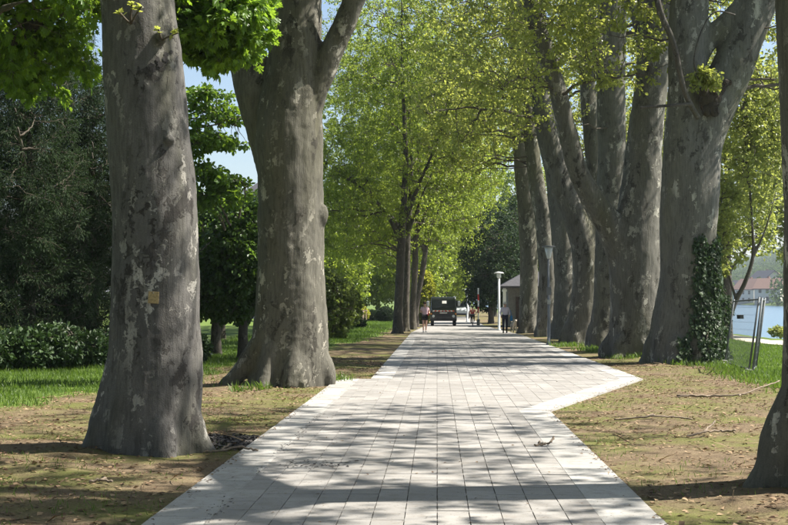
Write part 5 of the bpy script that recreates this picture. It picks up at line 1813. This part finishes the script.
# ------------------------------------------------------------------ grass, litter, twigs
def scatter(name, label, cat, n, xs, ys, test, mat, size, shape, up, seed, lift=0.0, vpow=1.0, parent=None):
    rg = np.random.default_rng(seed)
    x = xs[0] + (xs[1] - xs[0]) * rg.random(n)
    y_ = ys[0] + (ys[1] - ys[0]) * rg.random(n)
    k = test(x, y_, rg)
    x, y_ = x[k], y_[k]
    n = len(x)
    z = ground_h(x, y_) + lift
    on = (x > xl(y_)) & (x < xr(y_)) & (y_ < 150)
    z = np.where(on, SLOPE * y_ + .004, z)
    cen = np.stack([x, y_, z], -1)
    if up:
        t = unit(np.array((0, 0, 1.0)) + .35 * rg.normal(size=(n, 3)))
        nr = unit(rg.normal(size=(n, 3)) * np.array((1, 1, .2)))
    else:
        a = rg.random(n) * 6.28
        t = np.stack([np.cos(a), np.sin(a), .12 + .15 * rg.normal(size=n)], -1)
        nr = unit(np.array((0, 0, 1.0)) + .22 * rg.normal(size=(n, 3)))
    o = add_obj(name, leaf_mesh(name, cen, t, nr, size * (.5 + rg.random(n)), shape, rg.random(n) ** vpow), mat)
    return tag(o, label, cat, kind='stuff')


lawnp = lambda lo: (lambda x, y, r: (lawn_mask(x, y) + .25 * r.normal(size=len(x)) > lo))
scatter('grass', 'short green grass of the west lawn behind the trunks', 'grass', 90000, (-13, -4.2), (18.5, 48), lawnp(.6), 'grass', .10, 'blade', True, 401)
scatter('grass', 'short green grass of the far lawn by the clipped bushes', 'grass', 40000, (-9, -2.4), (48, 110), lawnp(.6), 'grass', .14, 'blade', True, 402)
scatter('grass', 'short green lawn grass between the trees and the river', 'grass', 80000, (6.2, 12.6), (24, 56), lawnp(.6), 'grass', .09, 'blade', True, 403)
fr = lambda x, y, r: (np.abs(x - np.interp(y, [24, 30, 34, 40], [6.9, 7.0, 7.5, 8.8])) < .55 + .2 * r.normal(size=len(x)))
scatter('grass', 'tall grass fringe growing along the foot of the mesh panels', 'grass', 30000, (5.6, 10), (22.5, 40), fr, 'grass', .12, 'blade', True, 404)
tf = []
for (px, py, rr) in ((652, 358, .8), (668, 361, .6), (592, 350, .7), (604, 352, .7), (331, 380, .5), (568, 346, .7), (625, 358, .6), (695, 364, 1.0), (240, 389, .3), (262, 389, .25)):
    q = ground(px, py); tf.append((q.x, q.y, rr))
tuft = lambda x, y, r: np.any([((x - a) ** 2 + ((y - b_) * .8) ** 2) < (c * (.5 + .6 * r.random(len(x)))) ** 2 for a, b_, c in tf], axis=0)
scatter('grass', 'green grass tufts at the feet of the avenue trees', 'grass', 160000, (-7, 9), (22, 54), tuft, 'grass', .15, 'blade', True, 405)
mossy = lambda x, y, r: ((x < xl(y) - .05) | (x > xr(y) + .05)) & (fnoise(np.stack([x, y, 0 * x], -1), .8, 5.0) + .3 * r.normal(size=len(x)) > .3 + .2 * (x > 0)) & (lawn_mask(x, y) < .6)
scatter('grass', 'thin sparse grass shoots on the bare soil', 'grass', 80000, (-8, 8.5), (8.5, 34), mossy, 'grass', .045, 'blade', True, 406)

soil = lambda x, y, r: ((x < xl(y) - .02 - .1 * r.random(len(x))) | (x > xr(y) + .02 + .1 * r.random(len(x)))) & (lawn_mask(x, y) < .75) & (fnoise(np.stack([x, y, 0 * x], -1), 1.1, 2.0) + .5 * r.normal(size=len(x)) > -.3)
scatter('leaf_litter', 'dry brown leaf litter on the bare soil under the trees', 'litter', 42000, (-8, 8.5), (8.5, 40), soil, 'litter', .05, 'kite', False, 407, .006, 1.2)
onpath = lambda x, y, r: (x > xl(y)) & (x < xr(y)) & (r.random(len(x)) < .25 + .75 * (fnoise(np.stack([x, y, 0 * x], -1), .9, 3.0) > .35))
scatter('path_litter', 'dark crumbs and seeds scattered over the paving', 'litter', 1500, (-2.2, 4.4), (8.8, 40), onpath, 'litter', .028, 'kite', False, 408, .004, 2.5)
edge = lambda x, y, r: (np.minimum(np.abs(x - xl(y)), np.abs(x - xr(y))) < .02 + .13 * r.random(len(x)) ** 2) & (fnoise(np.stack([x, y, 0 * x], -1), 1.3, .5) + .4 * r.normal(size=len(x)) > -.1)
scatter('edge_litter', 'soil crumbs and leaf bits strewn over the paving edges', 'litter', 60000, (-2.5, 4.7), (8.8, 34), edge, 'litter', .03, 'kite', False, 412, .004, 2.0)
clumps = lambda x, y, r: soil(x, y, r) & (fnoise(np.stack([x, y, 0 * x], -1), 1.9, 7.0) + .25 * r.normal(size=len(x)) > .45)
scatter('leaf_litter', 'drifts of dark dry leaves lying in hollows of the soil', 'litter', 60000, (-8, 8.5), (8.5, 36), clumps, 'litter', .045, 'simple', False, 413, .012, 1.8)
scatter('small_twigs', 'thin dry twigs strewn on the soil under the trees', 'litter', 4500, (-8, 8.5), (8.5, 36), soil, 'litter', .24, 'stick', False, 414, .012, 1.5)
q1 = ground(318, 464)
spill = lambda x, y, r: (((x - q1.x) / .55) ** 2 + ((y - q1.y) / .5) ** 2 < r.random(len(x)) ** 1.4)
scatter('seed_debris', 'patch of dark seed debris on the paving opposite the tagged trunk', 'litter', 900, (q1.x - 1, q1.x + 1), (q1.y - 1, q1.y + 1), spill, 'chip', .035, 'kite', False, 409, .004)
q2 = ground(226, 441)
chips = lambda x, y, r: (((x - q2.x) / 1.05) ** 2 + ((y - q2.y) / .9) ** 2 < (.35 + .65 * r.random(len(x)))) & (x < xl(y) - .02)
scatter('bark_chips', 'dark bark chips piled beside the foot of the tagged trunk', 'chips', 15000, (q2.x - 1.3, q2.x + 1.3), (q2.y - 1.3, q2.y + 1.3), chips, 'chip', .05, 'kite', False, 410, .01)


def fallen(px, py, pts, label, r0=.014, seed=0):
    rg = np.random.default_rng(seed)
    g = ground(px, py)
    r = thing('fallen_branch', label, 'branch', (g.x, g.y, g.z), 0, 'fallen branches on the soil')
    zz = lambda a, b_: float(ground_h(np.array([g.x + a]), np.array([g.y + b_]))[0]) - g.z if not (xl(g.y) < g.x < xr(g.y)) else 0.0
    for i, pl in enumerate(pts):
        A = [(a, b_, max(zz(a, b_), -.02) + h + .012, r0 * (1 - .6 * j / len(pl)) * (1 if i == 0 else .7)) for j, (a, b_, h) in enumerate(pl)]
        P, R = limb_w(A, 5 * len(pl))
        P = P + rg.normal(size=P.shape) * .006
        add_obj('stem' if i == 0 else 'twig', mesh_np('twig', *tubes(P[None], R[None], 6, True), None, True), 'branch_bark', r)


M['branch_bark'] = plain('pale dead wood', (0.20, 0.155, 0.115), .9, vary=.35, scale=18)
jn = lambda x, y, r: (np.abs(x + 1.73) < .02 + .07 * r.random(len(x)) ** 2) & (fnoise(np.stack([x, y, 0 * x], -1), .8, 1.0) > -.2)
scatter('joint_debris', 'dark crumbs gathered along the joint between pavers and border slabs', 'litter', 1600, (-1.9, -1.55), (9, 22), jn, 'chip', .022, 'kite', False, 411, .004)
fallen(735, 398, [[(-.9, .5, 0), (-.4, .1, .03), (.1, 0, .05), (.5, .3, .12), (1.0, .9, .22)], [(-.4, .1, .03), (-.7, -.1, .05), (-1.0, -.1, .02)], [(.1, 0, .05), (.0, -.3, .04)]], 'long fallen branch by the tall grass, one end raised', .020, 1)
fallen(712, 437, [[(-.32, -.1, 0), (-.1, 0, .05), (.12, .1, .06), (.3, .12, .02)], [(-.1, 0, .05), (.02, .2, .12), (.1, .3, .16)], [(.12, .1, .06), (.28, 0, .06)]], 'forked fallen twig lying on bare soil by the lone dark trunk', .014, 2)
fallen(650, 420, [[(-.5, .1, 0), (-.1, 0, .02), (.3, .05, .03), (.6, -.02, .01)], [(-.1, 0, .02), (.1, .2, .04)]], 'thin fallen twig on the soil near the path corner', .009, 3)
fallen(548, 446, [[(-.16, -.05, 0), (-.03, .0, .015), (.04, .03, .04), (.07, .10, .09)], [(-.03, 0, .015), (-.10, .08, .02)]], 'small dark forked twig lying on the paving', .012, 4)
fallen(230, 452, [[(-.3, .05, 0), (-.1, 0, .03), (.12, .06, .06), (.3, .02, .02)], [(-.1, 0, .03), (-.02, .12, .09)]], 'twig lying at the foot of the tagged trunk', .010, 5)
fallen(100, 484, [[(-.1, 0, 0), (0, .02, .02), (.12, -.02, .015)], [(0, .02, .02), (.03, .1, .03)]], 'short twig on the mossy soil in front of the tagged trunk', .010, 6)

# ------------------------------------------------------------------ the air
hz = MB().box((300, 1150, 44), (4200, 2900, 108)).build('haze', None)
t = NT('thin spring haze')
pvn = t.n('ShaderNodeVolumePrincipled')
pvn.inputs['Color'].default_value = (0.80, 0.88, 1.0, 1)
pvn.inputs['Density'].default_value = 0.0002
pvn.inputs['Anisotropy'].default_value = 0.3
t.l(pvn.outputs[0], t.out.inputs['Volume'])
hz.data.materials.append(t.m)
tag(hz, 'thin bluish haze in the air over the river', 'haze', kind='stuff')
